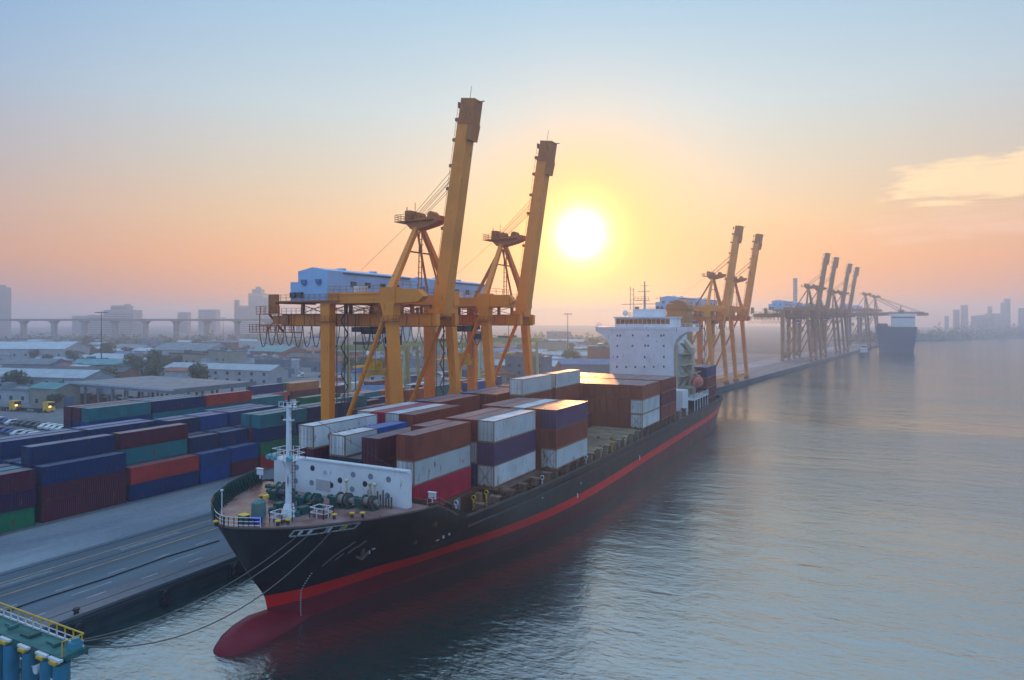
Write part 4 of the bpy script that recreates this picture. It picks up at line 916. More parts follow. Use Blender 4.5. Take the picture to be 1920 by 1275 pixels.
# ------------------------------------------------------------------ quay cranes
def make_crane(lower=False):
    C = empty('quay_crane')
    for x_t, x_b, y, w in ((6, 8.5, -9, 1.55), (6, 8.5, 9, 1.55), (-8, -8, -9, 2.0), (-8, -8, 9, 2.0)):
        m = MB(); m.beam((x_b, y, 1.2), (x_t, y, 31.4), w * .9, 1.4, w * 1.1, 1.6, side=(1, 0, 0))
        if w < 1.8:
            m.beam((x_t + .25, y, 28.5), (x_t - .05, y, 31.5), w * 1.25, 1.9, w * 1.8, 2.0, side=(1, 0, 0))
        lg = part('leg', m, ORG, C)
        m = MB()
        for zz in (28.2,): m.box(x_t - 1.5, x_t + 1.5, y - 1.3, y + 1.3, zz, zz + .12); m.rail([(x_t - 1.5, y - 1.3, zz), (x_t + 1.5, y - 1.3, zz), (x_t + 1.5, y + 1.3, zz)], 1, .03, 1, 2)
        part('leg_platform', m, ORD_, lg)
        m = MB()
        for q in (-2.6, -.9, .9, 2.6):
            m.cone((x_b - .2, y + q, .4), (x_b + .2, y + q, .4), .38, .38, 12)
        m.box(x_b - .35, x_b + .35, y - 3.2, y + 3.2, .5, 1.3); part('bogie', m, ORD_, lg, 40)
    m = MB(); m.beam((8.45, -9, 2.6), (8.45, 9, 2.6), 1.2, 1.6); m.beam((-8, -9, 2.6), (-8, 9, 2.6), 1.2, 1.6); part('sill_beam', m, ORG, C)
    for y in (-9, 9):
        m = MB(); m.box(-9.2, 4.5, y - .8, y + .8, 31.4, 33.3); m.box(4.5, 7.6, y - .95, y + .95, 31.2, 34.0); (m.ext([(7.6, 31.3), (12.0, 31.5), (13.2, 32.4), (12.0, 33.6), (7.6, 33.8)], 'y', y - .8, y + .8) if y < 0 else None)
        m.box(-9.2, 7.5, y - .97, y - .8, 32.9, 33.05); m.box(-9.0, 4.4, y - .85, y - .8, 31.9, 32.1)
        t = part('top_beam', m, ORG, C)
        m = MB(); m.rail([(-9, y - .7, 33.3), (4.3, y - .7, 33.3)], 1.1, .035, 1.4, 2); (m.rail([(7.6, y - .7, 34), (12.0, y - .7, 33.6)], 1.1, .035, 1.4, 2) if y < 0 else None); part('railing', m, ORD_, t)
        m = MB(); m.tube([(5.4, y, 30.6), (-7.6, y, 2.2)], .42, 10); part('diagonal_brace', m, ORG, C, 40)
    for x in (6.2, -8):
        m = MB(); m.box(x - .8, x + .8, -8.1, 8.1, 31.3, 33.1); part('cross_beam', m, ORG, C)
    for y in (-3, 3):
        m = MB(); m.box(-25, 11.5, y - .55, y + .55, 27.5, 29.6)
        g = part('trolley_girder', m, ORG, C)
        m = MB()
        for i in range(14): x = -24.5 + i * 2.7; m.box(x - .06, x + .06, y - .62, y + .62, 27.45, 29.65)
        m.box(-25, 11, y - .75, y + .75, 29.6, 29.7); m.box(-25, 11, y - .8, y + .8, 27.3, 27.5)
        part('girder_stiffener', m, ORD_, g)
        m = MB()
        for x in (-20, -14.5, -8, -1, 6): m.box(x - .25, x + .25, y - .3, y + .3, 29.7, 31.6)
        for x0, x1 in ((-20, -14.5), (-14.5, -8), (-8, -1), (-1, 6)): m.beam((x0, y, 29.8), (x1, y, 31.4), .12, .12); m.beam((x1, y, 29.8), (x0, y, 31.4), .12, .12)
        part('hanger', m, ORD_, g)
    m = MB()
    for i in range(11): x = -24 + i * 3.3; m.box(x - .2, x + .2, -2.5, 2.5, 28.6, 29.2)
    part('girder_tie', m, ORD_, C)
    m = MB(); m.box(-31.5, -25, -4.2, -2.2, 29.6, 29.75); m.rail([(-25, -4.2, 29.75), (-31.5, -4.2, 29.75), (-31.5, -2.2, 29.75)], 1.5, .04, 1.3, 3)
    m.box(-33, -21, -4.6, -2.0, 26.0, 26.15); m.rail([(-21, -4.6, 26.15), (-33, -4.6, 26.15), (-33, -2.0, 26.15)], 1.5, .045, 1.0, 3)
    m.box(-28.5, -26.8, -3.8, -2.6, 29.8, 33.6); m.beam((-29, -3.3, 29.8), (-25, -3.3, 26.2), .5, .2); m.beam((-29.5, -3.3, 26.2), (-26, -3.3, 29.8), .2, .2)
    for x in (-30.6, -25.4, -22): m.beam((x, -4.1, 26.1), (x, -4.1, 29.8), .15, .15)
    m.box(-27, -23, -4, 4, 27.6, 29.4)
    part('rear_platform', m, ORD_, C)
    m = MB(); m.rail([(-24.8, -3.9, 29.7), (-9.3, -3.9, 29.7)], 1.1, .035, 1.3, 2); m.box(-25, 5, -4.3, -3.6, 29.6, 29.68); m.rail([(-6.5, -3.9, 29.7), (4.6, -3.9, 29.7)], 1.1, .035, 1.3, 2); part('walkway', m, ORD_, C)
    # machinery house
    m = MB(); m.box(-19.8, -4.5, -10.4, 16, 31.75, 32.0); m.box(-19.8, -19.5, -10.4, 0, 31.5, 31.9); part('house_deck', m, ORD_, C)
    m = MB(); m.ext([(-14.2, 32), (-7.2, 32), (-7.2, 37.3), (-10.7, 37.95), (-14.2, 37.3)], 'y', -10, 15); m.box(-16.2, -14.2, -9.9, -2, 32, 35.4)
    h = part('machinery_house', m, BLUEW, C)
    m = MB()
    for x in (-12.6, -9.1): m.cone((x, -10.0, 35.2), (x, -10.35, 35.2), .5, .5, 14); m.box(x - .5, x + .5, -10.5, -10.0, 35.2, 35.75)
    part('vent', m, paint_v, h, 40)
    m = MB(); m.box(-15.8, -14.6, -10.5, -9.95, 32.6, 33.5); m.box(-14.0, -12.9, -10.5, -10.0, 32.6, 33.5); part('air_conditioner', m, STEEL, h)
    m = MB(); m.box(-7.2, -7.0, -6, 14, 36.9, 37.1)
    for y in (-4, 0, 4.5, 9): m.box(-7.17, -7.1, y, y + 1.6, 34.6, 35.6)
    part('window', m, GLASS, h)
    m = MB(); m.box(-11.5, -10, -3, -2, 37.8, 38.2); m.box(-11.2, -10, 6, 7, 37.8, 38.2); part('roof_vent', m, BLUEW, h)
    m = MB(); m.rail([(-4.6, -10.2, 32), (-4.6, 15.5, 32)], 1.1, .035, 1.4, 2); m.rail([(-19.6, -10.3, 32), (-4.6, -10.3, 32)], 1.1, .035, 1.4, 2); part('railing', m, ORD_, C)
    m = MB(); m.box(-6.4, -5.2, -5, -1, 32, 33.4); m.box(-6.2, -5.2, 1, 4, 32, 33.0); m.box(-2.5, -1.0, -8.5, -6.5, 33.3, 34.5); part('equipment_cabinet', m, WHITE, C)
    # apex frame
    ap = (5.4, 0, 45.0)
    for y in (-9, 9):
        m = MB(); m.beam((6.0, y, 33.6), (5.4, y * .1, 45.0), 1.15, 1.0, .8, .8); a = part('apex_leg', m, ORG, C)
    m = MB(); m.beam((-2.2, 0, 33.0), (4.9, 0, 44.6), .55, .55); part('back_stay', m, ORD_, C)
    m = MB(); m.beam((8.6, -2, 33.5), (5.8, -1, 44), .3, .3); m.beam((8.6, 2, 33.5), (5.8, 1, 44), .3, .3); m.beam((5.6, -3.6, 40.6), (5.6, 3.6, 40.6), .25, .25)
    for i in range(10): z = 33.8 + i; m.box(6.6, 7.4, -2.6 + i * .1, -2.3 + i * .1, z, z + .08)
    m.tube([(6.9, -2.4, 33.3), (6.3, -1.2, 44.5)], .1, 6); m.tube([(7.6, -2.4, 33.3), (6.8, -1.2, 44.5)], .1, 6); part('apex_ladder', m, ORD_, C)
    m = MB(); m.ext([(3.2, 46.0), (4.4, 44.8), (6.2, 44.8), (9, 45.4), (10.6, 46.0), (10.6, 46.9), (8.5, 46.9), (3.2, 46.3)], 'y', -1.3, 1.3); m.box(1.2, 9.5, -1.9, 1.9, 46.2, 46.32)
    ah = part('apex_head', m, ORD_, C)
    m = MB(); m.rail([(1.3, -1.8, 46.3), (1.3, 1.8, 46.3)], 1.2, .035, 1, 3); m.rail([(1.3, -1.8, 46.3), (4.0, -1.8, 46.3)], 1.2, .035, 1.2, 3); part('railing', m, ORD_, ah)
    for x in (4.2, 5.6, 8.4):
        m = MB(); m.cone((x, -.8, 47.1), (x, .8, 47.1), .75, .75, 14); m.box(x - .5, x + .5, -1.1, 1.1, 46.3, 47.0); part('sheave', m, ORD_, ah, 40)
    m = MB()
    m.box(3.2, 4.4, -1.4, .6, 46.3, 48.2); m.beam((5.2, -1, 46.3), (5.2, -1, 49.6), .08, .08); m.beam((3.4, -1, 46.3), (3.4, -1, 48.9), .12, .12); part('hoist_box', m, ORD_, ah)
    # boom
    if not lower: b0 = Vector((10.2, 0, 29.6)); b1 = Vector((16.0, 0, 66.2)); 
    else: b0 = Vector((10.2, 0, 28.8)); b1 = Vector((50, 0, 29.4))
    d = (b1 - b0).normalized(); nrm = Vector((0, 1, 0)).cross(d)   # points to the landside/top
    if nrm.x > 0: nrm = -nrm
    if lower: nrm = Vector((0, 0, 1))
    m = MB(); m.beam(b0, b0 + d * 33.5, 2.6, 2.5, 2.4, 2.3, side=(0, 1, 0))
    bm = part('boom', m, ORG, C)
    m = MB(); m.beam(b0 + d * 33.2 - nrm * .45, b1 + d * .4 - nrm * .45, 2.75, 2.75, side=(0, 1, 0)); m.beam(b0 + d * 30.5 - nrm * 1.4, b0 + d * 33.4 - nrm * 1.6, 2.6, .9, side=(0, 1, 0)); part('boom_tip', m, ORD_, bm)
    m = MB()
    for q in range(12):
        p = b0 + d * (3 + q * 2.6) + nrm * 1.35; m.beam(p - Vector((0, .5, 0)), p + Vector((0, .5, 0)), .1, .35)
    for s_ in (-.5, .5): m.beam(b0 + d * 4 + nrm * 1.9 + Vector((0, s_, 0)), b0 + d * 37 + nrm * 1.9 + Vector((0, s_, 0)), .05, .05)
    q = 5
    while q < 37: m.beam(b0 + d * q + nrm * 1.9 - Vector((0, .5, 0)), b0 + d * q + nrm * 1.9 + Vector((0, .5, 0)), .04, .04); m.beam(b0 + d * q + nrm * 1.1, b0 + d * q + nrm * 1.95, .06, .06); q += 1.5
    for q in (15, 22, 26, 30.5, 34): m.cbox(b0 + d * q + nrm * 1.7, (.9, 1.2, .5))
    part('boom_ladder', m, ORD_, bm)
    m = MB(); m.beam(b0 + d * 37.3, b0 + d * 37.3 + d * 2.6, .06, .06); m.cbox(b0 + d * 37.2 - nrm * 2.3, (1.4, .2, .15)); m.cbox(b0 + d * 36.5 + nrm * 1.9, (.2, 1, 1)); part('anemometer_mast', m, STEEL, bm)
    m = MB(); m.cbox((10.0, 0, 29.8), (1.6, 5.4, 1.4)); part('boom_hinge', m, ORG, bm)
    # ropes
    for y in (-1.0, .2, 1.0):
        for q, e in ((23, (6.0, y * .6, 47.2)), (25, (4.6, y * .6, 47.5))):
            part('boom_rope', MB().tube([e, b0 + d * q + nrm * 1.25 + Vector((0, y, 0))], .045, 4), STEEL, C)
    part('boom_rope', MB().tube([(4, .5, 47), (-9, 1, 38)], .03, 4), STEEL, C)
    if lower:
        for y in (-.9, .9):
            m = MB(); m.beam((6, y, 46.6), b0 + d * 22 + nrm * 1.3 + Vector((0, y, 0)), .3, .3); m.beam((6, y, 46.9), b0 + d * 35 + nrm * 1.3 + Vector((0, y, 0)), .3, .3); part('boom_tie', m, ORD_, C)
    # festoon cable loops
    for i in range(15):
        x0 = -30.8 + i * 2.35
        if 8.3 < i < 10.5: continue
        dep = 3.9 + random.uniform(-.3, .5); m = MB()
        m.tube([(x0 + 2.2 * t / 12, -4.0 if i < 9 else -3.6, 27.4 - dep * math.sin(math.pi * t / 12) ** .62) for t in range(13)], .085, 5)
        part('festoon_loop', m, BLACK, C, 60)
    part('festoon_rail', MB().box(-31, 6, -4.1, -3.9, 27.3, 27.5), ORD_, C)
    # trolley with cab and spreader
    t = part('trolley', MB().box(-7.5, -2.5, -3.4, 3.4, 26.3, 27.2).box(-6, -3, -2.5, 2.5, 25.9, 26.4), STEEL, C)
    cb = part('operator_cab', MB().box(-1.6, .6, -1.2, 1.2, 23.6, 26.0), WHITE, t); part('cab_window', MB().box(.6, .66, -1.1, 1.1, 23.9, 25.6).box(-1.5, .5, -1.26, -1.2, 24.2, 25.4), GLASS, cb)
    part('hoist_rope', MB().tube([(-6.2, -1.5, 26), (-6.2, -1.5, 20)], .04, 4).tube([(-3.4, -1.5, 26), (-3.4, -1.5, 20)], .04, 4).tube([(-6.2, 1.5, 26), (-6.2, 1.5, 20)], .04, 4).tube([(-3.4, 1.5, 26), (-3.4, 1.5, 20)], .04, 4), STEEL, t)
    part('spreader', MB().box(-5.8, -3.8, -1.2, 1.2, 19.2, 20.1).box(-5.2, -4.4, -3, 3, 18.2, 19.0).box(-6, -3.6, -3.1, -2.8, 17.9, 18.7).box(-6, -3.6, 2.8, 3.1, 17.9, 18.7).cone((-5.4, -.8, 20.4), (-5.4, .8, 20.4), .6, .6, 12).cone((-4.2, -.8, 20.4), (-4.2, .8, 20.4), .6, .6, 12), YEL, t)
    # stair tower inside the far legs
    m = MB(); z = 2.0; k = 0
    while z < 30:
        y0, y1 = (-7.4, -5.6) if k % 2 else (-5.6, -7.4); m.beam((-6.4, y0, z), (-6.4, y1, z + 2.4), .3, .05); m.box(-6.6, -6.0, y1 - .3, y1 + .3, z + 2.35, z + 2.4); z += 2.4; k += 1
    for a in ((-7, -7.8), (-5.2, -7.8), (-7, -4.9), (-5.2, -4.9)): m.beam((a[0], a[1], 1.5), (a[0], a[1], 29.5), .12, .12)
    part('stair_tower', m, STEEL, C)
    return C
paint_v = paint('vent_blue', (.10, .20, .36), .5, .3)
crane = make_crane(); cache_kids(crane)
crane.location = (-78, 101, 2); tag(crane, 'tallest orange quay crane with raised boom, nearest the bow of the ship', 'crane', 'quay cranes')
FARC = []; BRN = paint('crane_silhouette_brown', (.34, .13, .05), .5, .4, rust=.3, rand=0)  # darker crane paint; shade of the far silhouettes put into the colour
def crane_at(src, y, sc, label, first=False):
    o = src if first else tree_copy(src)
    x = quay_x(y) - 10.5 * sc; rz = 0 if y < 200 else -math.atan(.102)
    o.location = (x, y, 2); o.scale = (sc, sc, sc); o.rotation_euler.z = rz
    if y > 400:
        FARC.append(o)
    return tag(o, label, 'crane', 'quay cranes')
crane_at(crane, 132.5, 1.0, 'second orange quay crane, raised boom just left of the low sun')
crane_at(crane, 304, 1.03, 'orange quay crane, left one of the pair behind the ship bridge')
crane_at(crane, 337, 1.03, 'orange quay crane, right one of the pair behind the ship bridge')
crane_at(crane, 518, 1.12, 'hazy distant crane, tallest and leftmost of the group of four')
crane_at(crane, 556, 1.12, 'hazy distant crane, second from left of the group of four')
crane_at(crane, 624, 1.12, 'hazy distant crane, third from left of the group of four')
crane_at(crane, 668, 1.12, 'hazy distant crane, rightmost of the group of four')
lc = make_crane(True); cache_kids(lc)
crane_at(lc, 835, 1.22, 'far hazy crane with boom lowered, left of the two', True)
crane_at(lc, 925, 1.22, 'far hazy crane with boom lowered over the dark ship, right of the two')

kd = {}
for ob in COL.objects:
    if ob.parent: kd.setdefault(ob.parent, []).append(ob)
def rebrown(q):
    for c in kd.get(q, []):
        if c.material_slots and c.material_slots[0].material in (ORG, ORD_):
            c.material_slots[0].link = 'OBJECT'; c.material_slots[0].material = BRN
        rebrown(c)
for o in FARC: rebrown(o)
# ------------------------------------------------------------------ yard gantries (pale yellow)
def make_rtg():
    g = empty('yard_gantry')
    for x in (-12, 12):
        for y in (-5, 5):
            l = part('leg', MB().beam((x, y, 1.2), (x, y * .7, 19), .9, .8), PALEY, g)
            [part('wheel', MB().cone((x - .35, y + q, .75), (x + .35, y + q, .75), .75, .75, 12), TYRE, l, 40) for q in (-.9, .9)]
        part('sill', MB().box(x - .6, x + .6, -6, 6, 1.2, 2.2), PALEY, g)
    for y in (-3.5, 3.5): part('top_girder', MB().box(-13, 13, y - .6, y + .6, 19, 20.8), PALEY, g)
    t = part('trolley', MB().box(-3, 2, -4, 4, 20.9, 21.8), STEEL, g); part('cab', MB().box(2, 3.6, -1, 1, 16.6, 18.8), WHITE, t)
    part('spreader', MB().box(-1.4, .6, -6, 6, 13.8, 14.4).tube([(-.4, -2, 14.4), (-.4, -2, 21)], .05, 4).tube([(-.4, 2, 14.4), (-.4, 2, 21)], .05, 4), YEL, t)
    part('power_box', MB().box(-12.8, -11.3, -2.4, 2.4, 2.2, 4.6), PALEY, g)
    return g
rtg = make_rtg(); cache_kids(rtg)
for i, (x, y, lb_) in enumerate(((-140, 168, 'pale yellow yard gantry nearest, seen between the two near cranes'), (-139, 205, 'pale yellow yard gantry just behind the nearest gantry'), (-141, 262, 'pale yellow yard gantry farthest down the stacks'))):
    o = rtg if i == 0 else tree_copy(rtg); o.location = (x, y, 2); tag(o, lb_, 'gantry', 'yellow yard gantries')

# ------------------------------------------------------------------ lamps
def make_mast():
    m = solo('lamp_mast', MB().cone((0, 0, 0), (0, 0, 33), .38, .16, 8), STEEL, (0, 0, 2), None, None, None, 40)
    part('lamp_ring', MB().cone((0, 0, 32.6), (0, 0, 32.8), 1.6, 1.6, 10), STEEL, m)
    for k in range(6):
        a = k * math.pi / 3; part('lamp_head', MB().cbox((2.2 * math.cos(a), 2.2 * math.sin(a), 32.5), (1.2, 1.2, .4)), STEEL, m)
    return m
lm = make_mast(); cache_kids(lm)
for i, (x, y, h, lb_) in enumerate(((-364.9, 219.2, 1, 'tall lamp mast on the left, standing before the viaduct'), (-181, 420, 1.0, 'tall lamp mast right of the near cranes'), (-166, 480, .88, 'lamp mast whose head shows just left of the ship bridge'),
                              (-200, 372, .92, 'lamp mast at the right edge of the second crane'), (-640, 520, .95, 'lamp mast in the far left haze above the viaduct'), (-560, 640, .9, 'lamp mast over the viaduct near the crane walkway'))):
    o = lm if i == 0 else tree_copy(lm); o.location = (x, y, 2); o.scale = (1, 1, h); tag(o, lb_, 'lamp mast', 'tall lamp masts')

# ------------------------------------------------------------------ buildings
ROOFS = {'grey': paint('roof_grey', (.15, .19, .22), .6, .5, rust=.15, streak=1), 'pale': paint('roof_pale', (.40, .46, .50), .5, .4, streak=1), 'teal': paint('roof_teal', (.04, .26, .27), .5, .4, streak=1),
         'rust red': paint('roof_rust', (.26, .075, .045), .7, .5, streak=1), 'blue': paint('roof_blue', (.03, .13, .30), .5, .4, streak=1), 'dark': paint('roof_dark', (.06, .07, .08), .7, .4, streak=1)}
WALLS = {'white': paint('wall_white', (.36, .40, .43), .8, .4), 'cream': paint('wall_cream', (.30, .28, .22), .8, .4), 'grey': paint('wall_grey', (.24, .25, .26), .8, .4), 'brick': paint('wall_brick', (.26, .10, .07), .8, .4), 'blue': paint('wall_blue', (.10, .18, .28), .8, .4)}
_bn = {}
def building(name, loc, w, d, h, rz, wall, roof, label, cat, group=None, gable=True, win=True, wparts=False):
    # w along local x, d along local y
    b = empty(name, loc, rz, label, cat, group)
    m = MB()
    if gable: m.ext([(-d / 2, 0), (d / 2, 0), (d / 2, h), (0, h + d * .16), (-d / 2, h)], 'x', -w / 2, w / 2)
    else: m.box(-w / 2, w / 2, -d / 2, d / 2, 0, h)
    part('wall', m, WALLS[wall], b)
    m = MB()
    if gable:
        e = .5; rs = .16
        for s_ in (-1, 1):
            m.add([(-w / 2 - e, s_ * (d / 2 + e), h - e * rs * 2), (w / 2 + e, s_ * (d / 2 + e), h - e * rs * 2), (w / 2 + e, 0, h + d * .16 + .12), (-w / 2 - e, 0, h + d * .16 + .12),
                   (-w / 2 - e, s_ * (d / 2 + e), h - e * rs * 2 + .18), (w / 2 + e, s_ * (d / 2 + e), h - e * rs * 2 + .18), (w / 2 + e, 0, h + d * .16 + .3), (-w / 2 - e, 0, h + d * .16 + .3)],
                  [(0, 1, 2, 3), (7, 6, 5, 4), (0, 4, 5, 1), (1, 5, 6, 2), (3, 7, 4, 0)])
    else:
        m.box(-w / 2 - .3, w / 2 + .3, -d / 2 - .3, d / 2 + .3, h, h + .35); m.box(-w / 2 - .3, w / 2 + .3, -d / 2 - .3, -d / 2, h + .35, h + .9); m.box(-w / 2 - .3, w / 2 + .3, d / 2, d / 2 + .3, h + .35, h + .9)
        if w > 10: m.box(-w * .3, -w * .3 + 3, -1.5, 1.5, h + .35, h + 2.2); m.box(w * .2, w * .2 + 2, 0, 2, h + .35, h + 1.6)
    part('roof', m, ROOFS[roof], b)
    if win:
        fl = max(1, int(h // 3.2)); nx = max(2, min(9, int(w / 4.5)))
        for f in range(fl):
            z = 1.1 + f * 3.1
            if z + 1.3 > h: break
            for i in range(nx):
                x = -w / 2 + (i + .5) * w / nx
                part('window', MB().box(x - .7, x + .7, -d / 2 - .05, -d / 2 + .03, z, z + 1.35), GLASS, b)
        part('door', MB().box(w / 2 - .02, w / 2 + .06, -1.6, 1.6, 0, 3), WALLS['blue'], b)
    return b
# gate complex left of the yard
g = empty('gate_canopy', (-216, 150, 2), 0, 'long grey flat canopy over the truck gate, with posts and booths', 'gate canopy')
m = MB(); m.box(-29, 28, -15, 16, 6.6, 7.2); m.box(-29.2, 28.2, -15.3, -15, 6.0, 7.5); m.box(28, 28.3, -15, 16, 6.0, 7.5); part('roof', m, ROOFS['grey'], g)
part('eaves_trim', MB().box(-29.2, 28.2, -15.5, -15.3, 6.9, 7.6), ROOFS['pale'], g)
for i in range(8):
    x = -27 + i * 7.6
    for y in (-14, 0, 14): part('column', MB().box(x - .3, x + .3, y - .3, y + .3, 0, 6.6), CONC, g)
    bo = part('booth', MB().box(x - 1.4, x + 1.4, -12, -8, 0, 3.0), WALLS['brick' if i % 2 else 'cream'], g); part('booth_window', MB().box(x - 1.1, x + 1.1, -12.06, -12, 1.2, 2.4), GLASS, bo)
building('office_building', (-290, 148, 2), 62, 14, 7.0, R(14), 'white', 'pale', 'long two-storey office block with a pale roof at the far left', 'building', gable=True)
building('roofed_shed', (-262, 214, 2), 60, 12, 6.5, R(8), 'white', 'pale', 'long shed with a pale blue roof behind the gate canopy', 'shed')
building('guard_house', (-242, 130, 2), 13, 8, 6.0, R(6), 'cream', 'teal', 'small guard house with a teal pitched roof left of the canopy', 'guard house')
building('store_building', (-266, 131, 2), 22, 10, 4.2, R(10), 'white', 'grey', 'low white store with a flat grey roof before the office block', 'building', gable=False)
building('warehouse', (-520, 262, 2), 70, 26, 9, R(25), 'white', 'pale', 'big white-walled warehouse standing far left below the viaduct', 'warehouse')
building('warehouse', (-398, 300, 2), 46, 26, 9, R(8), 'white', 'grey', 'broad hall with a pale grey pitched roof in the middle distance', 'warehouse')
building('apartment_building', (-345, 262, 2), 26, 14, 9, R(6), 'cream', 'dark', 'cream three-storey house below the broad grey hall', 'building', gable=False)
building('warehouse', (-352, 330, 2), 34, 20, 8, R(-6), 'brick', 'teal', 'brick-red hall with a teal roof left of the near crane', 'warehouse')
building('apartment_building', (-300, 385, 2), 22, 18, 24, R(10), 'white', 'pale', 'white multi-storey block seen through the hanging crane cables', 'building', gable=False)
building('shed', (-330, 182, 2), 70, 9, 5.5, R(16), 'brick', 'dark', 'long low dark roof with a reddish wall on the far left', 'shed')

# the rest of the town: bands of depth, each read from left to right
P_ = math.atan(680 / 1280); cs, sn = math.cos(P_), math.sin(P_)
def world_from(fwd, right): return (right * cs - fwd * sn, right * sn + fwd * cs)
random.seed(23)
bands = [(262, 'just beyond the container yard', 8, -70, 60), (325, 'behind the yard stacks', 16, -250, 40), (365, 'near the middle of the town', 20, -285, 60), (410, 'in the middle of the town', 22, -320, 70),
         (455, 'past the middle of the town', 23, -355, 80), (510, 'well before the viaduct', 24, -400, 110), (575, 'two blocks before the viaduct', 24, -450, 150), (650, 'towards the viaduct', 24, -500, 170), (740, 'right before the viaduct', 22, -570, 180), (980, 'just past the viaduct', 16, -740, 300)]
KW = ['house', 'shed', 'warehouse', 'building']
for fwd, wh_, n, r0, r1 in bands:
    items = []
    for i in range(n):
        rt = r0 + (r1 - r0) * (i + .5 + random.uniform(-.3, .3)) / n; fw = fwd + random.uniform(-22, 22)
        items.append((rt / fw, rt, fw))
    items.sort()
    for i, (_, rt, fw) in enumerate(items):
        x, y = world_from(fw, rt)
        if x > quay_x(y) - 60: continue
        if -245 < x < -185 and fwd < 380: continue
        k = random.choice(KW); rf = random.choice(['grey', 'pale', 'pale', 'teal', 'rust red', 'blue', 'dark', 'grey']); wl = random.choice(['white', 'cream', 'grey', 'white', 'brick', 'blue'])
        sx = 1.0 + fwd / 900
        w, d, h, gb = {'house': (9, 8, 5.5, True), 'shed': (16, 8, 4, True), 'warehouse': (25, 13, 6, True), 'building': (13, 10, random.choice((6, 7, 9, 12)), False)}[k]
        w *= random.uniform(.8, 1.3) * sx; d *= random.uniform(.8, 1.2)
        building(k, (x, y, GZ - .05), w, d, h, random.uniform(-.2, .5), wl, rf, f"{wl} {k} with {rf} roof, {ORD[i]} from left {wh_}", k, 'town buildings ' + wh_, gb, fwd < 380)

# viaduct
def viaduct():
    a0 = Vector(world_from(850, -760)); dirv = Vector((cs, sn))
    v = empty('viaduct', (a0.x, a0.y, 0), P_, 'long grey road viaduct on arched piers crossing the hazy town', 'viaduct')
    m = MB(); m.box(-200, 560, -7, 7, 29.3, 30.9); m.box(-200, 560, -7.2, -6.9, 30.9, 32.0); m.box(-200, 560, 6.9, 7.2, 30.9, 32.0); part('deck', m, CONC, v)
    for i in range(20):
        x = -190 + i * 38
        m = MB(); m.box(x - 2.2, x + 2.2, -3, 3, GZ - .2, 25.5)
        m.ext([(x - 6.5, 29.3), (x - 4, 28.3), (x - 2.8, 27), (x - 2.2, 25.4), (x + 2.2, 25.4), (x + 2.8, 27), (x + 4, 28.3), (x + 6.5, 29.3)], 'y', -3.5, 3.5)
        part('pier', m, CONC, v)
viaduct()
# towers on the horizon
def tower(name, fwd, rt, parts_, label, cat='building'):
    x, y = world_from(fwd, rt); o = empty(name, (x, y, 1.8), P_, label, cat)
    for i, (dx, w, d, h0, h1) in enumerate(parts_):
        m = MB(); m.box(dx - w / 2, dx + w / 2, -d / 2, d / 2, h0, h1)
        nfl = int((h1 - h0) / 4)
        part('tower_block', m, WALLS['grey'], o)
        m = MB()
        for k in range(1, nfl): m.box(dx - w / 2 + .8, dx + w / 2 - .8, -d / 2 - .12, -d / 2 - .02, h0 + k * 4 - 1.6, h0 + k * 4)
        if nfl > 1: part('window_band', m, GLASS, o)
tower('office_tower', 1150, -866, [(0, 26, 26, 0, 84), (-8, 26, 24, 0, 88)], 'tall slab tower at the far left edge of the skyline')
tower('hospital_block', 1250, -712, [(0, 54, 30, 0, 47), (-2, 30, 20, 47, 55), (8, 8, 8, 55, 58), (-42, 30, 22, 0, 38)], 'wide stepped block above the viaduct, right of the lamp mast')
tower('office_block', 1500, -940, [(0, 40, 20, 0, 38), (36, 30, 20, 0, 32)], 'low pale block on the skyline left of the lamp mast')
tower('apartment_block', 1500, -720, [(0, 20, 20, 0, 46)], 'narrow block on the skyline, middle of the viaduct')
tower('apartment_block', 1500, -665, [(0, 38, 24, 0, 52)], 'boxy block on the skyline right of the narrow block')
tower('skyscraper', 1400, -520, [(0, 30, 30, 0, 83), (0, 18, 20, 83, 92), (0, 8, 8, 92, 97), (22, 20, 24, 0, 74), (-26, 26, 26, 0, 58), (-44, 8, 8, 0, 70)], 'cluster of stepped high-rise towers behind the near crane platform')
tower('apartment_block', 1700, -1000, [(0, 50, 24, 0, 36)], 'faint long block on the skyline at the left')
for i, (u, h0, w) in enumerate(((1793, 60, 9), (1808, 72, 10), (1832, 44, 16), (1856, 68, 6), (1888, 88, 9), (1881, 78, 7), (1918, 64, 12), (1845, 46, 20), (1775, 44, 6), (1870, 50, 34))):
    tower('refinery_tower', 1500, (u - 960) / 1280 * 1500, [(0, w, w, 0, h0 * .86)], f"hazy plant tower, {ORD[sorted([1793,1808,1832,1856,1888,1881,1918,1845,1775,1870]).index(u)]} from left on the far right shore", 'tower')
tower('chimney', 900, (1491 - 960) / 1280 * 900, [(0, 4, 4, 0, 84)], 'thin tall chimney standing left of the four hazy cranes', 'chimney')

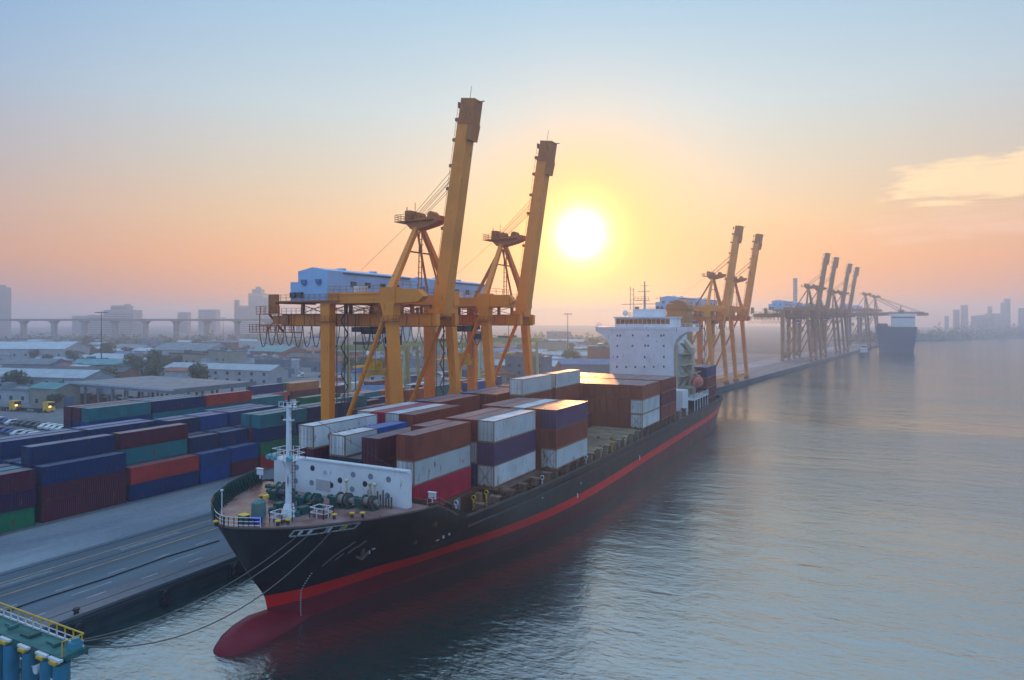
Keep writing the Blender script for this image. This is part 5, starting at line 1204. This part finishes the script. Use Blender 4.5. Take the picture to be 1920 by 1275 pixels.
# ------------------------------------------------------------------ trees
LEAF = ground_mat('foliage', (.018, .050, .022), (.065, .115, .045), .25, .7, 1.4, 1.0)
BARK = paint('bark', (.08, .06, .045), .9, .4)
def make_tree(seed, h, r):
    rnd = random.Random(seed); t = empty('tree')
    m = MB(); m.cone((0, 0, 0), (0, 0, h * .55), .35, .16, 7)
    for k in range(5):
        a = rnd.uniform(0, 6.28); m.cone((0, 0, h * (.3 + .05 * k)), (r * .6 * math.cos(a), r * .6 * math.sin(a), h * rnd.uniform(.55, .85)), .14, .04, 5)
    part('trunk', m, BARK, t)
    m = MB(); cl = [(rnd.uniform(-.55, .55) * r, rnd.uniform(-.55, .55) * r, h * rnd.uniform(.45, .85), rnd.uniform(.3, .55) * r) for _ in range(11)]
    for _ in range(1100):
        cx, cy, cz, cr = rnd.choice(cl); v = Vector((rnd.gauss(0, 1), rnd.gauss(0, 1), rnd.gauss(0, 1))).normalized() * cr * rnd.uniform(.6, 1.08)
        p = Vector((cx, cy, cz)) + v; a = Vector((rnd.gauss(0, 1), rnd.gauss(0, 1), rnd.gauss(0, 1))).normalized(); b = a.cross(v).normalized(); s_ = rnd.uniform(.3, .62)
        m.add([p - a * s_, p + b * s_ * .6, p + a * s_, p - b * s_ * .6], [(0, 1, 2, 3)])
    part('crown', m, LEAF, t); return t
TP = [make_tree(1, 9, 4.2), make_tree(2, 11, 4.8), make_tree(3, 7, 3.6)]
for t in TP: cache_kids(t)
used = set(); random.seed(5)
def put_tree(x, y, sc, lab, grp):
    k = random.randrange(3)
    o = TP[k] if k not in used else tree_copy(TP[k]); used.add(k)
    o.location = (x, y, GZ); o.rotation_euler.z = random.uniform(0, 6.28); o.scale = (sc, sc, sc * random.uniform(.85, 1.1)); tag(o, lab, 'tree', grp)
for fwd, n, r0, r1, lab in ((255, 7, -185, -120, 'small green tree near the gate buildings'), (345, 26, -270, -20, 'tree among the roofs behind the yard'), (430, 34, -330, 40, 'hazy tree in the middle of the town'), (530, 40, -410, 90, 'hazy tree well before the viaduct'), (640, 44, -490, 150, 'faint tree towards the viaduct')):
    tl = []
    for i in range(n):
        rt = random.uniform(r0, r1); fw = fwd + random.uniform(-35, 35); x, y = world_from(fw, rt)
        if x > quay_x(y) - 80 or (x > -185 and y < 330): continue
        tl.append((rt / fw, x, y, random.uniform(.6, 1.25)))
    for i, (_, x, y, k_) in enumerate(sorted(tl)):
        put_tree(x, y, k_, lab + f", {ORD[i]} from left", lab.replace('tree', 'trees', 1))
# far woods that read as one mass
def wood(name, pts, n, h, seed):
    rnd = random.Random(seed); m = MB()
    for _ in range(n):
        i = rnd.randrange(len(pts) - 1); a, b = pts[i], pts[i + 1]; t = rnd.random(); x = a[0] + (b[0] - a[0]) * t + rnd.gauss(0, 1) * 14; y = a[1] + (b[1] - a[1]) * t + rnd.gauss(0, 1) * 14
        rr = rnd.uniform(4, 8); hh_ = h * rnd.uniform(.6, 1.25)
        for _ in range(34):
            v = Vector((rnd.gauss(0, 1), rnd.gauss(0, 1), abs(rnd.gauss(0, 1)))).normalized(); p = Vector((x + v.x * rr, y + v.y * rr, GZ + v.z * hh_ * rnd.uniform(.3, 1))); a_ = Vector((rnd.gauss(0, 1), rnd.gauss(0, 1), rnd.gauss(0, .5))).normalized(); b_ = a_.cross(v).normalized(); s_ = rnd.uniform(1.2, 2.6)
            m.add([p - a_ * s_, p + b_ * s_ * .8, p + a_ * s_, p - b_ * s_ * .8], [(0, 1, 2, 3)])
    return tag(part(name, m, LEAF), kind='stuff')
wood('woodland', [world_from(760, -620), world_from(760, -300), world_from(780, 100)], 210, 10, 1)
wood('woodland', [world_from(900, -760), world_from(940, -300), world_from(960, 260)], 150, 12, 4)
wood('riverside_woodland', [(-10, 980), (30, 1160), (222, 1490), (500, 1830), (1000, 2150)], 260, 15, 2)
wood('riverside_woodland', [(120, 1500), (400, 1900), (900, 2300)], 160, 26, 3)

# ------------------------------------------------------------------ vehicles
def make_truck(c):
    t = empty('truck')
    cb_ = part('cab', MB().ext([(-1.1, .5), (1.1, .5), (1.1, 3.3), (-.9, 3.3), (-1.1, 2.2)], 'x', -1.2, 1.2), c, t)
    part('windscreen', MB().box(-1.05, 1.05, -1.16, -1.05, 2.0, 3.0), GLASS, cb_); part('headlight', MB().box(-1.05, -.7, -1.2, -1.1, .8, 1.1).box(.7, 1.05, -1.2, -1.1, .8, 1.1), WHITE, cb_)
    part('chassis', MB().box(-.45, .45, 1.1, 14, .8, 1.15).box(-1.2, 1.2, 2.2, 14.2, 1.15, 1.35), STEEL, t)
    for y in (0, 3.2, 4.4, 11.4, 12.7):
        [part('wheel', MB().cone((q - .18, y, .5), (q + .18, y, .5), .5, .5, 12), TYRE, t, 40) for q in (-1.02, 1.02)]
    return t
def make_car(c):
    t = empty('parked_car')
    part('body', MB().ext([(-2.1, .3), (2.1, .3), (2.15, .85), (1.3, .95), (.7, 1.45), (-1.0, 1.45), (-1.7, .95), (-2.15, .85)], 'x', -.88, .88), c, t)
    part('window', MB().ext([(-1.55, .98), (1.15, .98), (.66, 1.38), (-.95, 1.38)], 'x', -.9, .9), GLASS, t)
    for y in (-1.35, 1.35): part('wheel', MB().cone((-.92, y, .33), (.92, y, .33), .33, .33, 10), TYRE, t, 40)
    return t
TR = {'teal': make_truck(CM['teal']), 'white': make_truck(CM['white']), 'yellow': make_truck(YEL)}
CA = {'white': make_car(CM['white']), 'dark': make_car(CM['dark grey']), 'blue': make_car(CM['blue']), 'red': make_car(CM['crimson'])}
for d_ in (TR, CA):
    for o in d_.values(): cache_kids(o)
ut = set()
def place(src_d, key, x, y, rz, lab, cat, grp):
    o = src_d[key] if (id(src_d), key) not in ut else tree_copy(src_d[key]); ut.add((id(src_d), key)); o.location = (x, y, 2.0); o.rotation_euler.z = rz; return tag(o, lab, cat, grp)
lit = []
for i, (x, y, k, lb_) in enumerate(((-238, 116, 'yellow', 'yellow truck with orange-lit lamps at the far left edge'), (-225, 119, 'yellow', 'yellow truck with lit lamps, second from the left edge'), (-200, 122, 'white', 'white truck with lit lamps just left of the stacks'),
                                    (-188, 113, 'teal', 'teal truck parked nearest left of the stacks'), (-182, 121, 'teal', 'teal truck parked behind the nearest teal one'), (-176, 128, 'teal', 'teal truck half hidden behind the container stacks'))):
    o = place(TR, k, x, y, R(100 if i < 3 else 60), lb_, 'truck', 'trucks waiting at the gate')
    if i < 3: part('roof_lamp', MB().box(-.9, -.3, -1.3, -1.12, 1.7, 2.1), HEAD, o)
for i in range(5): place(TR, random.choice(['white', 'teal']), -226 + i * 8, 139 + random.uniform(-3, 3), R(0), f"truck under the gate canopy, {ORD[i]} lane from left", 'truck', 'trucks under the canopy')
random.seed(9)
for i in range(46):
    rw = i % 2; x = -150 - (i // 2) * 3.0 + random.uniform(-.3, .3); y = 92 + rw * 9 + random.uniform(-.4, .4)
    place(CA, random.choice(['white', 'white', 'dark', 'blue']), x, y, random.uniform(-.1, .1), f"parked car, {ORD[22 - i // 2]} from left in the {'far' if rw else 'near'} row of the crowded lot", 'car', 'cars parked left of the stacks')
cl_ = []
for i in range(110):
    fw = random.uniform(290, 420); rt = random.uniform(-150, -60) * fw / 300; x, y = world_from(fw, rt)
    if x > -178: continue
    cl_.append((rt / fw, x, y))
for i, (_, x, y) in enumerate(sorted(cl_[:48])):
    k_ = random.choice(['white', 'white', 'dark', 'blue', 'red', 'white'])
    place(CA, k_, x, y, random.uniform(0, 3), f'small {k_} car between the distant buildings, {ORD[i]} from left', 'car', 'cars among the distant buildings')
# empty trailer frames stacked in the lot
for i in range(10):
    x = -142 - i * 7.5; y = 76 + (i % 2) * 3
    m = MB(); 
    for s_ in (-.6, .6): m.box(s_ - .12, s_ + .12, 0, 11, .9, 1.15)
    for q in range(6): m.box(-1.1, 1.1, q * 2.1, q * 2.1 + .2, .95, 1.2)
    for y_ in (8.4, 9.7): m.cone((-1.2, y_, .5), (1.2, y_, .5), .48, .48, 10)
    solo('trailer', m, STEEL if i % 3 else WHITE, (x, y, 2.0), f'empty flat trailer frame in the lot left of the stacks, {ORD[9 - i]} from left', 'trailer', 'empty trailers in the lot')
strip_y = structure('inner_road', MB().quad((-212, 120, 2.0), (-190, 120, 2.0), (-190, 620, 2.0), (-212, 620, 2.0)), ground_mat('pale_road', (.32, .32, .33), (.46, .46, .46), .1, .6, 1))

# ------------------------------------------------------------------ far ship, tug
fs_ = empty('distant_ship', (18, 735, 0), 0, 'big dark hazy ship with a pale superstructure, far down the river', 'ship')
m = MB(); m.add([(-17, 0, 24), (17, 0, 24), (14, 4, -1), (-14, 4, -1), (-17, 190, 24), (17, 190, 24), (14, 180, -1), (-14, 180, -1)], [(0, 3, 2, 1), (0, 1, 5, 4), (1, 2, 6, 5), (3, 0, 4, 7), (4, 5, 6, 7)])
part('hull', m, paint('far_hull', (.012, .06, .12), .5, .3), fs_)
sp = part('superstructure', MB().box(-4, 15.5, 4, 26, 24, 35).box(-6, 17, 6, 12, 35, 36.4), WHITE, fs_); part('window_band', MB().box(-3.6, 15.2, 3.9, 3.98, 32.2, 33.6), GLASS, sp)
part('mast', MB().beam((4, 12, 36.4), (4, 12, 44), .8, .8).beam((1, 12, 40), (7, 12, 40), .4, .4).box(2, 6.5, 14, 18, 36.4, 39.5), STEEL, fs_)
part('deck_stack', MB().box(-16, -7, 6, 60, 24, 27), CM['dark blue'], fs_)
tg = empty('tug_boat', (-8, 648, 0), 0, 'small dark tug lying left of the big distant ship', 'tug')
part('hull', MB().prism([(-4, 0), (0, -9), (4, 0), (4, 18), (-4, 18)], -.5, 3.2), paint('tug_hull', (.02, .03, .05), .5, .3), tg)
th = part('wheelhouse', MB().box(-2.6, 2.6, 2, 10, 3.2, 6.6).box(-1.9, 1.9, 3, 7.5, 6.6, 9.2), WHITE, tg); part('window', MB().box(-1.7, 1.7, 2.92, 3.0, 7.4, 8.6), GLASS, th)
part('mast', MB().beam((0, 6, 9.2), (0, 6, 14), .25, .25), STEEL, tg); part('funnel', MB().box(-.8, .8, 10.5, 12.5, 3.2, 8), BLACK, tg)

# ------------------------------------------------------------------ haze
def haze():
    m = bpy.data.materials.new('haze_air'); m.use_nodes = True; nt = m.node_tree; nt.nodes.clear()
    o = nt.nodes.new('ShaderNodeOutputMaterial'); v = nt.nodes.new('ShaderNodeVolumePrincipled')
    v.inputs['Color'].default_value = (.52, .72, .95, 1); v.inputs['Density'].default_value = .00062; v.inputs['Anisotropy'].default_value = .5
    nt.links.new(v.outputs[0], o.inputs['Volume'])
    b = MB().box(-3250, 3050, -450, 3350, -3.0, 86)
    tag(part('haze', b, m), kind='stuff')
haze()
